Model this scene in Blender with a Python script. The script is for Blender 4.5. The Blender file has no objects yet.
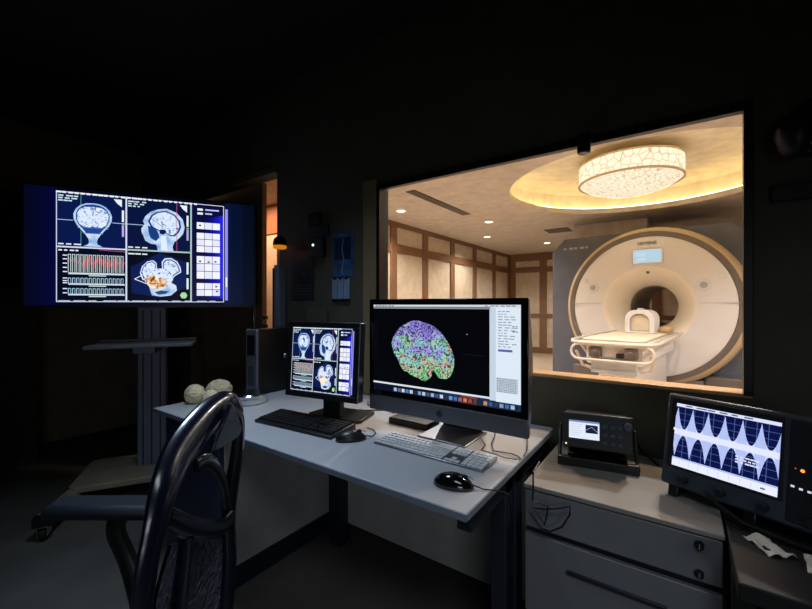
import bpy, bmesh, math, random
from mathutils import Vector, Matrix
random.seed(7)
PI = math.pi
C = bpy.context.scene.collection

# ------------------------------------------------------------------ materials
def lin(c):
    return tuple(((v/255.0)/12.92 if v/255.0 <= .04045 else ((v/255.0+.055)/1.055)**2.4) for v in c)

def mat(name, rgb, rough=.5, metal=0., var=.12, scale=8., bump=0., bscale=60., coat=0., spec=.5):
    m = bpy.data.materials.new(name); m.use_nodes = True
    nt = m.node_tree; N = nt.nodes; L = nt.links
    b = N['Principled BSDF']
    col = lin(rgb)
    tc = N.new('ShaderNodeTexCoord')
    ns = N.new('ShaderNodeTexNoise'); ns.inputs['Scale'].default_value = scale; ns.inputs['Detail'].default_value = 4
    L.new(tc.outputs['Object'], ns.inputs['Vector'])
    rp = N.new('ShaderNodeValToRGB')
    rp.color_ramp.elements[0].position = .3; rp.color_ramp.elements[1].position = .7
    rp.color_ramp.elements[0].color = tuple(v*(1-var) for v in col)+(1,)
    rp.color_ramp.elements[1].color = tuple(min(1, v*(1+var)) for v in col)+(1,)
    L.new(ns.outputs['Fac'], rp.inputs['Fac']); L.new(rp.outputs['Color'], b.inputs['Base Color'])
    b.inputs['Roughness'].default_value = rough; b.inputs['Metallic'].default_value = metal
    b.inputs['Specular IOR Level'].default_value = spec
    if coat: b.inputs['Coat Weight'].default_value = coat; b.inputs['Coat Roughness'].default_value = .08
    if bump:
        n2 = N.new('ShaderNodeTexNoise'); n2.inputs['Scale'].default_value = bscale; n2.inputs['Detail'].default_value = 3
        L.new(tc.outputs['Object'], n2.inputs['Vector'])
        bp = N.new('ShaderNodeBump'); bp.inputs['Strength'].default_value = bump; bp.inputs['Distance'].default_value = .01
        L.new(n2.outputs['Fac'], bp.inputs['Height']); L.new(bp.outputs['Normal'], b.inputs['Normal'])
    return m

_em = {}
def emit(rgb, k=1.0):
    key = (tuple(rgb), k)
    if key in _em: return _em[key]
    m = bpy.data.materials.new('glow'); m.use_nodes = True
    nt = m.node_tree; b = nt.nodes['Principled BSDF']
    b.inputs['Base Color'].default_value = (.004, .004, .005, 1); b.inputs['Roughness'].default_value = .35
    b.inputs['Specular IOR Level'].default_value = .3
    b.inputs['Emission Color'].default_value = lin(rgb)+(1,); b.inputs['Emission Strength'].default_value = k
    _em[key] = m
    return m

def emit_ramp(name, stops, k=1., kind='noise', scale=40., dist=0.):
    m = bpy.data.materials.new(name); m.use_nodes = True
    nt = m.node_tree; N = nt.nodes; L = nt.links; b = N['Principled BSDF']
    b.inputs['Base Color'].default_value = (.004, .004, .005, 1); b.inputs['Roughness'].default_value = .35
    tc = N.new('ShaderNodeTexCoord')
    if kind == 'noise':
        t = N.new('ShaderNodeTexNoise'); t.inputs['Detail'].default_value = 5; t.inputs['Scale'].default_value = scale
        t.inputs['Distortion'].default_value = dist
        o = t.outputs['Fac']
    else:
        t = N.new('ShaderNodeTexVoronoi'); t.feature = 'DISTANCE_TO_EDGE'; t.inputs['Scale'].default_value = scale
        o = t.outputs['Distance']
    L.new(tc.outputs['Object'], t.inputs['Vector'])
    r = N.new('ShaderNodeValToRGB'); cr = r.color_ramp
    while len(cr.elements) < len(stops): cr.elements.new(.5)
    for e, (p, c) in zip(cr.elements, stops): e.position = p; e.color = lin(c)+(1,)
    L.new(o, r.inputs['Fac']); L.new(r.outputs['Color'], b.inputs['Emission Color'])
    b.inputs['Emission Strength'].default_value = k
    return m

def brain_glow():
    m = bpy.data.materials.new('brain_glow'); m.use_nodes = True
    nt = m.node_tree; N = nt.nodes; L = nt.links; b = N['Principled BSDF']
    b.inputs['Base Color'].default_value = (.004, .004, .005, 1); b.inputs['Roughness'].default_value = .35
    tc = N.new('ShaderNodeTexCoord')
    # colour of the tracts: green low and left, violet on top, pink patches
    mp = N.new('ShaderNodeMapping'); L.new(tc.outputs['Object'], mp.inputs['Vector'])
    n1 = N.new('ShaderNodeTexNoise'); n1.inputs['Scale'].default_value = 22; n1.inputs['Detail'].default_value = 3
    L.new(mp.outputs['Vector'], n1.inputs['Vector'])
    sx = N.new('ShaderNodeSeparateXYZ'); L.new(tc.outputs['Object'], sx.inputs['Vector'])
    a = N.new('ShaderNodeMath'); a.operation = 'MULTIPLY_ADD'; a.inputs[1].default_value = 3.6; a.inputs[2].default_value = -.88
    L.new(sx.outputs['Z'], a.inputs[0])
    ad = N.new('ShaderNodeMath'); ad.operation = 'MULTIPLY_ADD'; ad.inputs[1].default_value = 1.7
    L.new(n1.outputs['Fac'], ad.inputs[0]); L.new(a.outputs[0], ad.inputs[2])
    r = N.new('ShaderNodeValToRGB'); cr = r.color_ramp
    st = [(.0, (120, 190, 140)), (.25, (150, 228, 160)), (.36, (224, 150, 170)), (.47, (150, 225, 175)), (.6, (150, 205, 215)), (.72, (175, 165, 235)), (1, (140, 130, 225))]
    while len(cr.elements) < len(st): cr.elements.new(.5)
    for e, (p, c) in zip(cr.elements, st): e.position = p; e.color = lin(c)+(1,)
    L.new(ad.outputs[0], r.inputs['Fac'])
    # folds: dark sulci, fine bright ridges
    n2 = N.new('ShaderNodeTexNoise'); n2.inputs['Scale'].default_value = 58; n2.inputs['Detail'].default_value = 1; n2.inputs['Distortion'].default_value = .6
    L.new(tc.outputs['Object'], n2.inputs['Vector'])
    w = N.new('ShaderNodeMath'); w.operation = 'MULTIPLY'; w.inputs[1].default_value = 26
    L.new(n2.outputs['Fac'], w.inputs[0])
    sn = N.new('ShaderNodeMath'); sn.operation = 'SINE'; L.new(w.outputs[0], sn.inputs[0])
    mr = N.new('ShaderNodeMapRange'); mr.inputs[1].default_value = -1; mr.inputs[2].default_value = .1; mr.inputs[3].default_value = .05; mr.inputs[4].default_value = 1.
    L.new(sn.outputs[0], mr.inputs[0])
    mx = N.new('ShaderNodeMix'); mx.data_type = 'RGBA'; mx.blend_type = 'MULTIPLY'; mx.inputs[0].default_value = 1
    L.new(r.outputs['Color'], mx.inputs[6]); L.new(mr.outputs[0], mx.inputs[7])
    L.new(mx.outputs[2], b.inputs['Emission Color']); b.inputs['Emission Strength'].default_value = .95
    return m

def wood_mat(name, rgb, rough=.45):
    m = mat(name, rgb, rough)
    N = m.node_tree.nodes; L = m.node_tree.links
    ns = [n for n in N if n.type == 'TEX_NOISE'][0]; tc = [n for n in N if n.type == 'TEX_COORD'][0]
    mp = N.new('ShaderNodeMapping'); mp.inputs['Scale'].default_value = (6, 6, .8)
    L.new(tc.outputs['Object'], mp.inputs['Vector']); L.new(mp.outputs['Vector'], ns.inputs['Vector'])
    ns.inputs['Scale'].default_value = 6
    return m

M = {}
M['wall'] = mat('dark_olive_paint', (74, 71, 57), .75, bump=.06, bscale=180)
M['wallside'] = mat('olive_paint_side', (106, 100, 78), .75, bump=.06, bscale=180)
M['ceil'] = mat('dark_ceiling', (22, 20, 17), .9)
M['floor'] = mat('dark_vinyl', (96, 94, 88), .38, var=.2, scale=3, bump=.04, bscale=30)
M['base'] = mat('black_skirting', (14, 14, 13), .5)
M['casing'] = mat('olive_casing', (128, 112, 80), .6)
M['blackframe'] = mat('black_window_frame', (12, 11, 10), .4)
M['sill'] = wood_mat('pale_wood_sill', (188, 152, 112), .35)
M['scanwall'] = mat('cream_panel', (206, 190, 168), .6, bump=.05, bscale=120)
M['wood'] = wood_mat('walnut_lattice', (126, 92, 66), .45)
M['scanceil'] = mat('warm_white_ceiling', (206, 196, 184), .7)
M['scanfloor'] = mat('scan_floor', (196, 176, 156), .3)
M['plaster'] = mat('white_cove', (238, 228, 205), .6)
M['corr'] = mat('corridor_peach', (226, 186, 150), .6)
M['corrwood'] = wood_mat('corridor_wood_band', (176, 112, 72), .45)
M['leaf'] = mat('door_leaf_grey_brown', (112, 96, 80), .5)
M['black'] = mat('black_plastic', (16, 16, 17), .38)
M['blackmatte'] = mat('matt_black', (7, 7, 8), .7)
M['blackgloss'] = mat('gloss_black', (10, 10, 13), .12, coat=.4)
M['chairgloss'] = mat('gloss_blue_black_frame', (13, 18, 34), .25, coat=.4)
M['chairfab'] = mat('blue_black_fabric', (24, 34, 46), .7, bump=.3, bscale=160)
M['chairseat'] = mat('navy_seat', (11, 18, 30), .6, bump=.2, bscale=160)
M['alu'] = mat('aluminium', (150, 152, 158), .35, metal=1., var=.05)
M['chin'] = mat('dark_aluminium_chin', (118, 120, 126), .42, metal=.8, var=.04)
M['colgrey'] = mat('blue_grey_column', (112, 120, 138), .45, metal=.3)
M['beige'] = mat('beige_stand_base', (150, 142, 120), .55)
M['tray'] = mat('grey_tray', (150, 154, 160), .5)
M['chrome'] = mat('chrome', (200, 200, 205), .15, metal=1., var=.03)
M['desktop'] = mat('white_grey_laminate', (178, 178, 180), .3, var=.03, scale=3)
M['deskedge'] = mat('blue_grey_edge_band', (116, 126, 142), .4)
M['deskpanel'] = mat('light_grey_panel', (170, 168, 166), .6)
M['deskdark'] = mat('navy_black_metal', (26, 32, 46), .45)
M['deskfront'] = mat('navy_drawer_front', (40, 52, 80), .45)
M['cab'] = mat('grey_cabinet', (116, 117, 121), .45, var=.06, scale=4)
M['cabtop'] = mat('grey_cabinet_top', (140, 136, 130), .3, var=.06, scale=4)
M['key'] = mat('white_key', (205, 205, 205), .5)
M['keyblack'] = mat('black_key', (22, 22, 24), .45)
M['cream'] = mat('cream_plaster', (224, 208, 168), .7, bump=1.0, bscale=45)
M['mriwhite'] = mat('scanner_white', (232, 230, 230), .35, var=.02)
M['mricream'] = mat('scanner_cream_bore', (250, 242, 228), .4, var=.02)
M['mririm'] = mat('champagne_rim', (206, 184, 152), .4, var=.03)
M['mridark'] = mat('dark_grey_ring', (112, 102, 96), .45)
M['mribox'] = mat('slate_housing', (92, 98, 114), .5)
M['boredark'] = mat('bore_liner', (170, 165, 155), .5)
M['pad'] = mat('cream_mattress', (228, 212, 184), .6)
M['tan'] = mat('tan_cushion', (206, 170, 118), .7, bump=.2)
M['rail'] = mat('pale_rail', (208, 198, 184), .35)
M['grille'] = mat('dark_grille', (84, 74, 64), .6)
M['ltgrey'] = mat('light_grey_plastic', (176, 180, 186), .45)
M['silver'] = mat('silver_front', (122, 126, 136), .4, metal=.6)
M['scope'] = mat('blue_grey_instrument', (58, 66, 78), .45)
M['scopedark'] = mat('dark_instrument_panel', (26, 29, 35), .5)
M['paper'] = mat('paper', (206, 202, 192), .8)
M['bluepaper'] = mat('pale_blue_paper', (120, 140, 168), .7)
M['poster'] = mat('dark_poster', (26, 25, 26), .6)
M['posterink'] = mat('poster_grey_print', (78, 76, 76), .7)
M['posterred'] = mat('poster_brown_print', (92, 58, 44), .7)
M['xray'] = mat('blue_film', (52, 88, 130), .35, var=.5, scale=18)
M['xraydark'] = mat('navy_film', (20, 36, 72), .35, var=.8, scale=26)
M['xraylight'] = mat('light_film', (120, 156, 196), .35, var=.4, scale=30)
M['red'] = mat('dark_red_strip', (42, 16, 14), .6)
M['navyround'] = mat('navy_plastic', (26, 31, 44), .4)
M['amberdome'] = mat('black_dome', (14, 13, 12), .35)

def glass_mat():
    m = bpy.data.materials.new('window_glass'); m.use_nodes = True
    nt = m.node_tree; N = nt.nodes; L = nt.links; N.clear()
    o = N.new('ShaderNodeOutputMaterial'); mx = N.new('ShaderNodeMixShader')
    t = N.new('ShaderNodeBsdfTransparent'); t.inputs[0].default_value = (.96, .96, .96, 1)
    g = N.new('ShaderNodeBsdfGlossy'); g.inputs['Roughness'].default_value = .01
    f = N.new('ShaderNodeFresnel'); ge = N.new('ShaderNodeNewGeometry'); ma = N.new('ShaderNodeMath'); ma.operation = 'MULTIPLY_ADD'; ma.inputs[1].default_value = 1/1.45-1.45; ma.inputs[2].default_value = 1.45
    L.new(ge.outputs['Backfacing'], ma.inputs[0]); L.new(ma.outputs[0], f.inputs['IOR'])
    L.new(f.outputs[0], mx.inputs[0]); L.new(t.outputs[0], mx.inputs[1]); L.new(g.outputs[0], mx.inputs[2])
    L.new(mx.outputs[0], o.inputs[0])
    return m
M['glass'] = glass_mat()

def crinkle_mat():
    m = mat('crinkled_mesh', (74, 84, 104), .3, coat=.3)
    N = m.node_tree.nodes; L = m.node_tree.links
    tc = [n for n in N if n.type == 'TEX_COORD'][0]
    w = N.new('ShaderNodeTexWave'); w.inputs['Scale'].default_value = 26; w.inputs['Distortion'].default_value = 7; w.inputs['Detail'].default_value = 2
    w.inputs['Detail Scale'].default_value = 1.4
    L.new(tc.outputs['Object'], w.inputs['Vector'])
    bp = N.new('ShaderNodeBump'); bp.inputs['Strength'].default_value = .9; bp.inputs['Distance'].default_value = .012
    L.new(w.outputs['Fac'], bp.inputs['Height']); L.new(bp.outputs['Normal'], N['Principled BSDF'].inputs['Normal'])
    return m
M['crinkle'] = crinkle_mat()

# ------------------------------------------------------------------ mesh helpers
class MB:
    """Collects shapes; build() links them as ONE mesh object."""
    def __init__(s): s.bm = bmesh.new()
    def _v(s, pts): return [s.bm.verts.new(p) for p in pts]
    def box(s, x0, x1, y0, y1, z0, z1, mi=0, mtx=None):
        P = [(x0,y0,z0),(x1,y0,z0),(x1,y1,z0),(x0,y1,z0),(x0,y0,z1),(x1,y0,z1),(x1,y1,z1),(x0,y1,z1)]
        if mtx: P = [mtx @ Vector(p) for p in P]
        v = s._v(P)
        for f in ((0,3,2,1),(4,5,6,7),(0,1,5,4),(1,2,6,5),(2,3,7,6),(3,0,4,7)):
            s.bm.faces.new([v[i] for i in f]).material_index = mi
        return s
    def prism(s, pts, a, b, axis='z', mi=0):
        """Extrude a 2D outline between a and b along an axis."""
        def p3(p, t):
            return {'z': (p[0], p[1], t), 'y': (p[0], t, p[1]), 'x': (t, p[0], p[1])}[axis]
        va = s._v([p3(p, a) for p in pts]); vb = s._v([p3(p, b) for p in pts]); n = len(pts)
        s.bm.faces.new(va[::-1]).material_index = mi; s.bm.faces.new(vb).material_index = mi
        for i in range(n):
            s.bm.faces.new((va[i], va[(i+1) % n], vb[(i+1) % n], vb[i])).material_index = mi
        return s
    def tube(s, path, r, n=10, closed=False, mi=0, flat=None):
        """Sweep a round (or flattened) section along a path; r may be a list."""
        P = [Vector(p) for p in path]; k = len(P); rr = r if isinstance(r, (list, tuple)) else [r]*k
        rings = []; up = None
        for i in range(k):
            if closed: t = P[(i+1) % k]-P[i-1]
            else: t = P[min(i+1, k-1)]-P[max(i-1, 0)]
            t.normalize()
            if up is None:
                up = Vector((0, 0, 1)) if abs(t.z) < .9 else Vector((1, 0, 0))
            u = (up-t*up.dot(t)); u.normalize(); w = t.cross(u); up = u
            fa, fb = flat if flat else (1, 1)
            rings.append(s._v([P[i]+(u*math.cos(a)*fa+w*math.sin(a)*fb)*rr[i] for a in [2*PI*j/n for j in range(n)]]))
        for i in range(k if closed else k-1):
            A, B = rings[i], rings[(i+1) % k]
            for j in range(n):
                s.bm.faces.new((A[j], A[(j+1) % n], B[(j+1) % n], B[j])).material_index = mi
        if not closed:
            s.bm.faces.new(rings[0][::-1]).material_index = mi; s.bm.faces.new(rings[-1]).material_index = mi
        return s
    def lathe(s, prof, n=40, axis='z', c=(0,0,0), mi=0, cap=True):
        """Revolve (radius, height) pairs round an axis."""
        rings = []
        for r, h in prof:
            ring = []
            for j in range(n):
                a = 2*PI*j/n; x, y = r*math.cos(a), r*math.sin(a)
                p = {'z': (x, y, h), 'y': (x, h, y), 'x': (h, x, y)}[axis]
                ring.append((p[0]+c[0], p[1]+c[1], p[2]+c[2]))
            rings.append(s._v(ring))
        for A, B in zip(rings, rings[1:]):
            for j in range(n):
                s.bm.faces.new((A[j], A[(j+1) % n], B[(j+1) % n], B[j])).material_index = mi
        if cap:
            s.bm.faces.new(rings[0][::-1]).material_index = mi; s.bm.faces.new(rings[-1]).material_index = mi
        return s
    def cyl(s, p0, p1, r, n=20, mi=0): return s.tube([p0, p1], r, n, mi=mi)
    def blob(s, c, rad, n=16, m=10, f=None):
        """Ellipsoid, optionally displaced by f(direction)."""
        rings = []
        top = s.bm.verts.new((c[0], c[1], c[2]+rad[2]*(f(Vector((0,0,1))) if f else 1)))
        bot = s.bm.verts.new((c[0], c[1], c[2]-rad[2]*(f(Vector((0,0,-1))) if f else 1)))
        for i in range(1, m):
            th = PI*i/m; ring = []
            for j in range(n):
                d = Vector((math.sin(th)*math.cos(2*PI*j/n), math.sin(th)*math.sin(2*PI*j/n), math.cos(th)))
                k = f(d) if f else 1
                ring.append((c[0]+d.x*rad[0]*k, c[1]+d.y*rad[1]*k, c[2]+d.z*rad[2]*k))
            rings.append(s._v(ring))
        for j in range(n):
            s.bm.faces.new((top, rings[0][j], rings[0][(j+1) % n])); s.bm.faces.new((bot, rings[-1][(j+1) % n], rings[-1][j]))
        for A, B in zip(rings, rings[1:]):
            for j in range(n): s.bm.faces.new((A[j], B[j], B[(j+1) % n], A[(j+1) % n]))
        return s
    def xf(s, mtx): bmesh.ops.transform(s.bm, matrix=mtx, verts=s.bm.verts[:]); return s
    def build(s, name, m, parent=None, bevel=0., smooth=True, sub=0, loc=None, rot=None):
        bmesh.ops.recalc_face_normals(s.bm, faces=s.bm.faces[:])
        me = bpy.data.meshes.new(name); s.bm.to_mesh(me); s.bm.free()
        for x in (m if isinstance(m, (list, tuple)) else [m]): me.materials.append(x)
        if smooth:
            me.polygons.foreach_set('use_smooth', [True]*len(me.polygons)); me.set_sharp_from_angle(angle=math.radians(38))
        o = bpy.data.objects.new(name, me); C.objects.link(o)
        if parent: o.parent = parent
        if loc: o.location = loc
        if rot: o.rotation_euler = rot
        if bevel:
            b = o.modifiers.new('bevel', 'BEVEL'); b.width = bevel; b.segments = 2; b.limit_method = 'ANGLE'; b.angle_limit = math.radians(40)
        if sub:
            u = o.modifiers.new('sub', 'SUBSURF'); u.levels = sub; u.render_levels = sub
        return o

def box(name, m, d, parent=None, bevel=.003): return MB().box(*d).build(name, m, parent, bevel)

def tag(o, label, cat, group=None):
    o['label'] = label; o['category'] = cat
    if group: o['group'] = group
    return o
def thing(name, label, cat, loc=(0,0,0), rz=0, group=None, rx=0):
    o = bpy.data.objects.new(name, None); C.objects.link(o); o.empty_display_size = .1
    o.location = loc; o.rotation_euler = (rx, 0, rz)
    return tag(o, label, cat, group)
def struct(o): o['kind'] = 'structure'; return o
def copy_tree(o, parent=None):
    c = o.copy(); C.objects.link(c)
    if parent: c.parent = parent
    for ch in list(o.children): copy_tree(ch, c)
    return c

class D2:
    """A lit screen: flat shapes in layers on the plane y = 0, facing -Y, as one mesh."""
    def __init__(s, W, H, base):
        s.W, s.H, s.p, s.mats = W, H, [], []
        s.rect(0, 0, 1, 1, base, 0)
    def mi(s, c):
        m = c if isinstance(c, bpy.types.Material) else emit(c)
        if m not in s.mats: s.mats.append(m)
        return s.mats.index(m)
    def poly(s, pts, c, l): s.p.append((pts, s.mi(c), l))
    def rect(s, x0, y0, x1, y1, c, l): s.poly([(x0,y0),(x1,y0),(x1,y1),(x0,y1)], c, l)      # y runs DOWN from the top
    def line(s, a, b, w, c, l):
        dx, dy = (b[0]-a[0])*s.W, (b[1]-a[1])*s.H; n = math.hypot(dx, dy) or 1; ox, oy = -dy/n*w/2/s.W, dx/n*w/2/s.H
        s.poly([(a[0]+ox,a[1]+oy),(b[0]+ox,b[1]+oy),(b[0]-ox,b[1]-oy),(a[0]-ox,a[1]-oy)], c, l)
    def ell(s, cx, cy, rx, ry, c, l, n=24): s.poly([(cx+rx*math.cos(2*PI*i/n), cy+ry*math.sin(2*PI*i/n)) for i in range(n)], c, l)
    def frame(s, x0, y0, x1, y1, w, c, l):
        wx, wy = w/s.W, w/s.H
        s.rect(x0,y0,x1,y0+wy,c,l); s.rect(x0,y1-wy,x1,y1,c,l); s.rect(x0,y0,x0+wx,y1,c,l); s.rect(x1-wx,y0,x1,y1,c,l)
    def dashes(s, x0, x1, y, h, c, l, n):
        """A row of illegible small print."""
        x = x0
        for i in range(n):
            w = (x1-x0)/n*random.uniform(.5, .95); s.rect(x, y, x+w, y+h, c, l); x += (x1-x0)/n
    def build(s, parent, loc, name='screen', eps=.00025):
        bm = bmesh.new()
        for pts, mi, l in s.p:
            vs = [bm.verts.new((x*s.W, -l*eps, (1-y)*s.H)) for x, y in pts]
            f = bm.faces.new(vs); f.material_index = mi
            f.normal_update()
            if f.normal.y > 0: f.normal_flip()
        me = bpy.data.meshes.new(name); bm.to_mesh(me); bm.free()
        for m in s.mats: me.materials.append(m)
        o = bpy.data.objects.new(name, me); C.objects.link(o); o.parent = parent; o.location = loc
        return o

WHT = (236, 244, 255); CYAN = (190, 220, 255); GRN = (120, 190, 120); NAVY = (8, 22, 72); INK = (5, 9, 34)
brainwhite = emit_ramp('scan_white', [(.34, (60, 95, 170)), (.46, (215, 232, 255)), (1, (255, 255, 255))], 1.0, 'noise', 52, .8)
headblue = emit_ramp('scan_blue', [(.3, (120, 170, 230)), (.6, (215, 235, 255))], .95, 'noise', 18)
hot = emit_ramp('scan_hot', [(.36, (60, 30, 14)), (.47, (200, 130, 40)), (.58, (250, 240, 225))], 1.0, 'noise', 26, .6)

def scan_screen(D, x0, y0, x1, y1, lw, dim=False):
    """Four scan views and a button panel, inside the given part of a screen."""
    X = lambda f: x0+(x1-x0)*f
    Y = lambda f: y0+(y1-y0)*f
    a, b, c = .371, .755, .968
    R = lambda u0, v0, u1, v1, col, l: D.rect(X(u0), Y(v0), X(u1), Y(v1), col, l)
    R(0, 0, 1, 1, (4, 6, 26), 1)
    R(0, .02, a, .5, (8, 24, 76), 2); R(a, .02, b, .5, (8, 20, 62), 2); R(0, .5, a, .98, INK, 2); R(a, .5, b, .98, (4, 8, 26), 2)
    def view(u0, v0, u1, v1):
        return (lambda p: (X(u0+(u1-u0)*p[0]), Y(v0+(v1-v0)*p[1])))
    # back view of a head
    T = view(0, .02, a, .5)
    hw = [(.14,.02),(.15,.1),(.19,.18),(.26,.24),(.36,.275),(.47,.27),(.57,.23),(.66,.165),(.75,.105),(.83,.065),(.89,.055),(.93,.07),(.975,.14)]
    D.poly([T((.51-w, y)) for y, w in hw]+[T((.51+w, y)) for y, w in hw[::-1]], headblue, 4)
    D.poly([T((.51-w*.88, y*.93+.03)) for y, w in hw[:9]]+[T((.51+w*.88, y*.93+.03)) for y, w in hw[:9][::-1]], (30, 70, 150), 5)
    br = [(.21,.03),(.22,.12),(.27,.19),(.36,.225),(.47,.222),(.55,.19),(.6,.13),(.61,.05),(.59,.01)]
    D.poly([T((.51-w, y)) for y, w in br]+[T((.51+w, y)) for y, w in br[::-1]], brainwhite, 6)
    D.line(T((.51, .22)), T((.51, .38)), lw*.7, (60, 90, 160), 7)
    D.line(T((.29, .62)), T((.73, .62)), lw*.6, (150, 190, 240), 5); D.line(T((.36, .72)), T((.66, .72)), lw, (70, 110, 170), 6)
    # side view of a head
    T = view(a, .02, b, .5)
    prof = [(.61,.12),(.47,.15),(.36,.21),(.28,.31),(.245,.41),(.27,.47),(.22,.56),(.225,.63),(.25,.7),(.28,.8),(.36,.855),(.45,.87),(.47,.99),(.72,.99),(.7,.9),(.73,.8),(.8,.72),(.87,.62),(.895,.48),(.865,.32),(.77,.19)]
    D.poly([T(p) for p in prof], headblue, 4)
    inn = [(.6,.165),(.46,.2),(.37,.275),(.32,.4),(.36,.5),(.42,.55),(.5,.6),(.58,.62),(.66,.68),(.74,.68),(.8,.6),(.84,.49),(.82,.35),(.74,.23)]
    D.poly([T(p) for p in inn], (26, 60, 130), 5)
    D.poly([T((.585+(p[0]-.585)*.88, .42+(p[1]-.42)*.9)) for p in inn], brainwhite, 6)
    D.poly([T(p) for p in [(.32,.5),(.4,.5),(.47,.6),(.5,.72),(.44,.8),(.36,.74),(.33,.62)]], (20, 60, 130), 7)
    D.poly([T(p) for p in [(.5,.56),(.58,.55),(.61,.6),(.56,.66),(.5,.64)]], (14, 30, 80), 8)
    D.poly([T(p) for p in [(.52,.68),(.6,.68),(.62,.98),(.52,.98)]], (225, 238, 255), 6)
    D.line(T((.36,.33)), T((.55,.5)), lw*.8, (80, 120, 190), 8)
    # cross hairs
    D.line((X(0), Y(.255)), (X(a*.23), Y(.255)), lw*.7, CYAN, 3); D.line((X(a*.79), Y(.255)), (X(a), Y(.255)), lw*.7, CYAN, 3)
    D.line((X(a), Y(.255)), (X(a+.1), Y(.255)), lw*.7, CYAN, 3); D.line((X(.34*a), Y(.02)), (X(.34*a), Y(.5)), lw*.6, (90, 170, 150), 3)
    D.line((X(a+.77*(b-a)), Y(.02)), (X(a+.77*(b-a)), Y(.5)), lw*.7, (190, 80, 130), 8)
    # side bars of each view
    for u in (a-.025, b-.028):
        R(u, .13, u+.012, .24, WHT, 4); R(u, .27, u+.012, .38, (190, 170, 240), 4); R(u, .25, u+.014, .265, (150, 200, 150), 4)
    R(b-.028, .6, b-.016, .72, WHT, 4); R(b-.028, .76, b-.016, .87, WHT, 4)
    for u in (a-.07, b-.07):
        D.poly([(X(u), Y(.03)), (X(u+.045), Y(.03)), (X(u+.045), Y(.1)), (X(u+.02), Y(.07))], WHT, 4)
    # time courses
    T = view(0, .5, a, .98)
    D.dashes(*[T((.03, 0))[0], T((.34, 0))[0]], T((0, .05))[1], .012*(y1-y0), WHT, 4, 4)
    D.line(T((.6, .03)), T((1, .05)), lw*.7, (200, 90, 150), 4)
    g0, g1 = .165, .975
    for k in range(14):
        u = g0+(g1-g0)*k/14; wv = (g1-g0)/14*.58
        for p, q in (((u, .13), (u, .47)), ((u+wv, .13), (u+wv, .47)), ((u, .14), (u+wv, .14))):
            D.line(T(p), T(q), lw*.75, (206, 226, 226), 5)
        rp = [(u-.01, random.uniform(.2, .34)), (u+wv*.4, random.uniform(.14, .3)), (u+wv*.8, random.uniform(.28, .44)), (u+wv*1.5, random.uniform(.18, .3))]
        for p, q in zip(rp, rp[1:]): D.line(T(p), T(q), lw*.8, (196, 56, 70), 4)
        for yy in (.585, .785):
            D.line(T((u, yy)), T((u+wv, yy)), lw*.9, (160, 210, 225), 5); D.line(T((u, yy)), T((u, yy+.1)), lw*.8, (190, 215, 230), 5)
            D.line(T((u+wv, yy)), T((u+wv, yy+.1)), lw*.8, (140, 180, 215), 5)
    for yy, hh in ((.48, .035), (.685, .03), (.885, .03)):
        p = T((g0, yy)); q = T((g1, yy+hh)); D.rect(p[0], p[1], q[0], q[1], (206, 222, 230), 5)
        p = T((.45, yy+hh+.01)); q = T((.7, yy+hh+.03)); D.rect(p[0], p[1], q[0], q[1], (200, 220, 215), 5)
    for yy in (.15, .22, .3, .38, .46, .58, .63, .67, .78, .86):
        p = T((.09, yy)); q = T((.15, yy+.018)); D.rect(p[0], p[1], q[0], q[1], WHT, 5)
    # rendered head parts
    T = view(a, .5, b, .98)
    D.poly([T(p) for p in [(.06,.34),(.5,.04),(.93,.2),(.95,.72),(.5,.95),(.08,.86)]], (10, 28, 84), 3)
    for k, sl in enumerate(([(.24,.6),(.2,.46),(.23,.32),(.31,.22),(.4,.19),(.45,.24),(.46,.36),(.5,.5)], [(.52,.5),(.54,.36),(.53,.22),(.58,.14),(.68,.13),(.78,.2),(.83,.32),(.84,.42),(.74,.5),(.66,.62)])):
        gx, gy = sum(p[0] for p in sl)/len(sl), sum(p[1] for p in sl)/len(sl)
        for q, (f, c_) in enumerate(((1, (225, 238, 255)), (.88, (40, 80, 160)), (.76, brainwhite))):
            D.poly([T((gx+(p[0]-gx)*f, gy+(p[1]-gy)*f)) for p in sl], c_, 4+q)
    D.poly([T(p) for p in [(.34,.74),(.46,.66),(.66,.62),(.76,.7),(.77,.8),(.68,.9),(.52,.93),(.38,.9)]], headblue, 4); D.poly([T(p) for p in [(.42,.84),(.52,.8),(.64,.82),(.6,.87),(.48,.89)]], (40, 70, 130), 5)
    D.poly([T(p) for p in [(.28,.52),(.33,.4),(.43,.36),(.54,.35),(.64,.4),(.7,.48),(.71,.58),(.66,.68),(.56,.76),(.42,.78),(.32,.7),(.27,.61)]], brainwhite, 7)
    D.poly([T(p) for p in [(.27,.55),(.42,.48),(.6,.58),(.62,.68),(.5,.78),(.36,.76),(.3,.66)]], hot, 8)
    D.line(T((.12, .58)), T((.28, .47)), lw, WHT, 8); D.line(T((.12, .58)), T((.3, .67)), lw, WHT, 8)
    D.line(T((.34, .74)), T((.7, .6)), lw*.8, (240, 200, 120), 9)
    D.ell(*T((.88, .9)), .06*(b-a)*(x1-x0), .07*.48*(y1-y0), (170, 225, 160), 7, 6)
    # button panel
    R(b, .02, c, .98, (8, 12, 60), 2)
    for k in range(12):
        t = k/11; R(b+.075+.0115*k, .1+.05*(1-t), b+.087+.0115*k, .96, (int(8+38*t*t), int(12+30*t*t), int(66+170*t)), 3)
    for y in (.045, .085):
        R(b+.04, y, b+.075, y+.022, WHT, 4); R(b+.09, y+.003, b+.18-(y > .05)*.045, y+.017, (200, 205, 255), 4)
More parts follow.
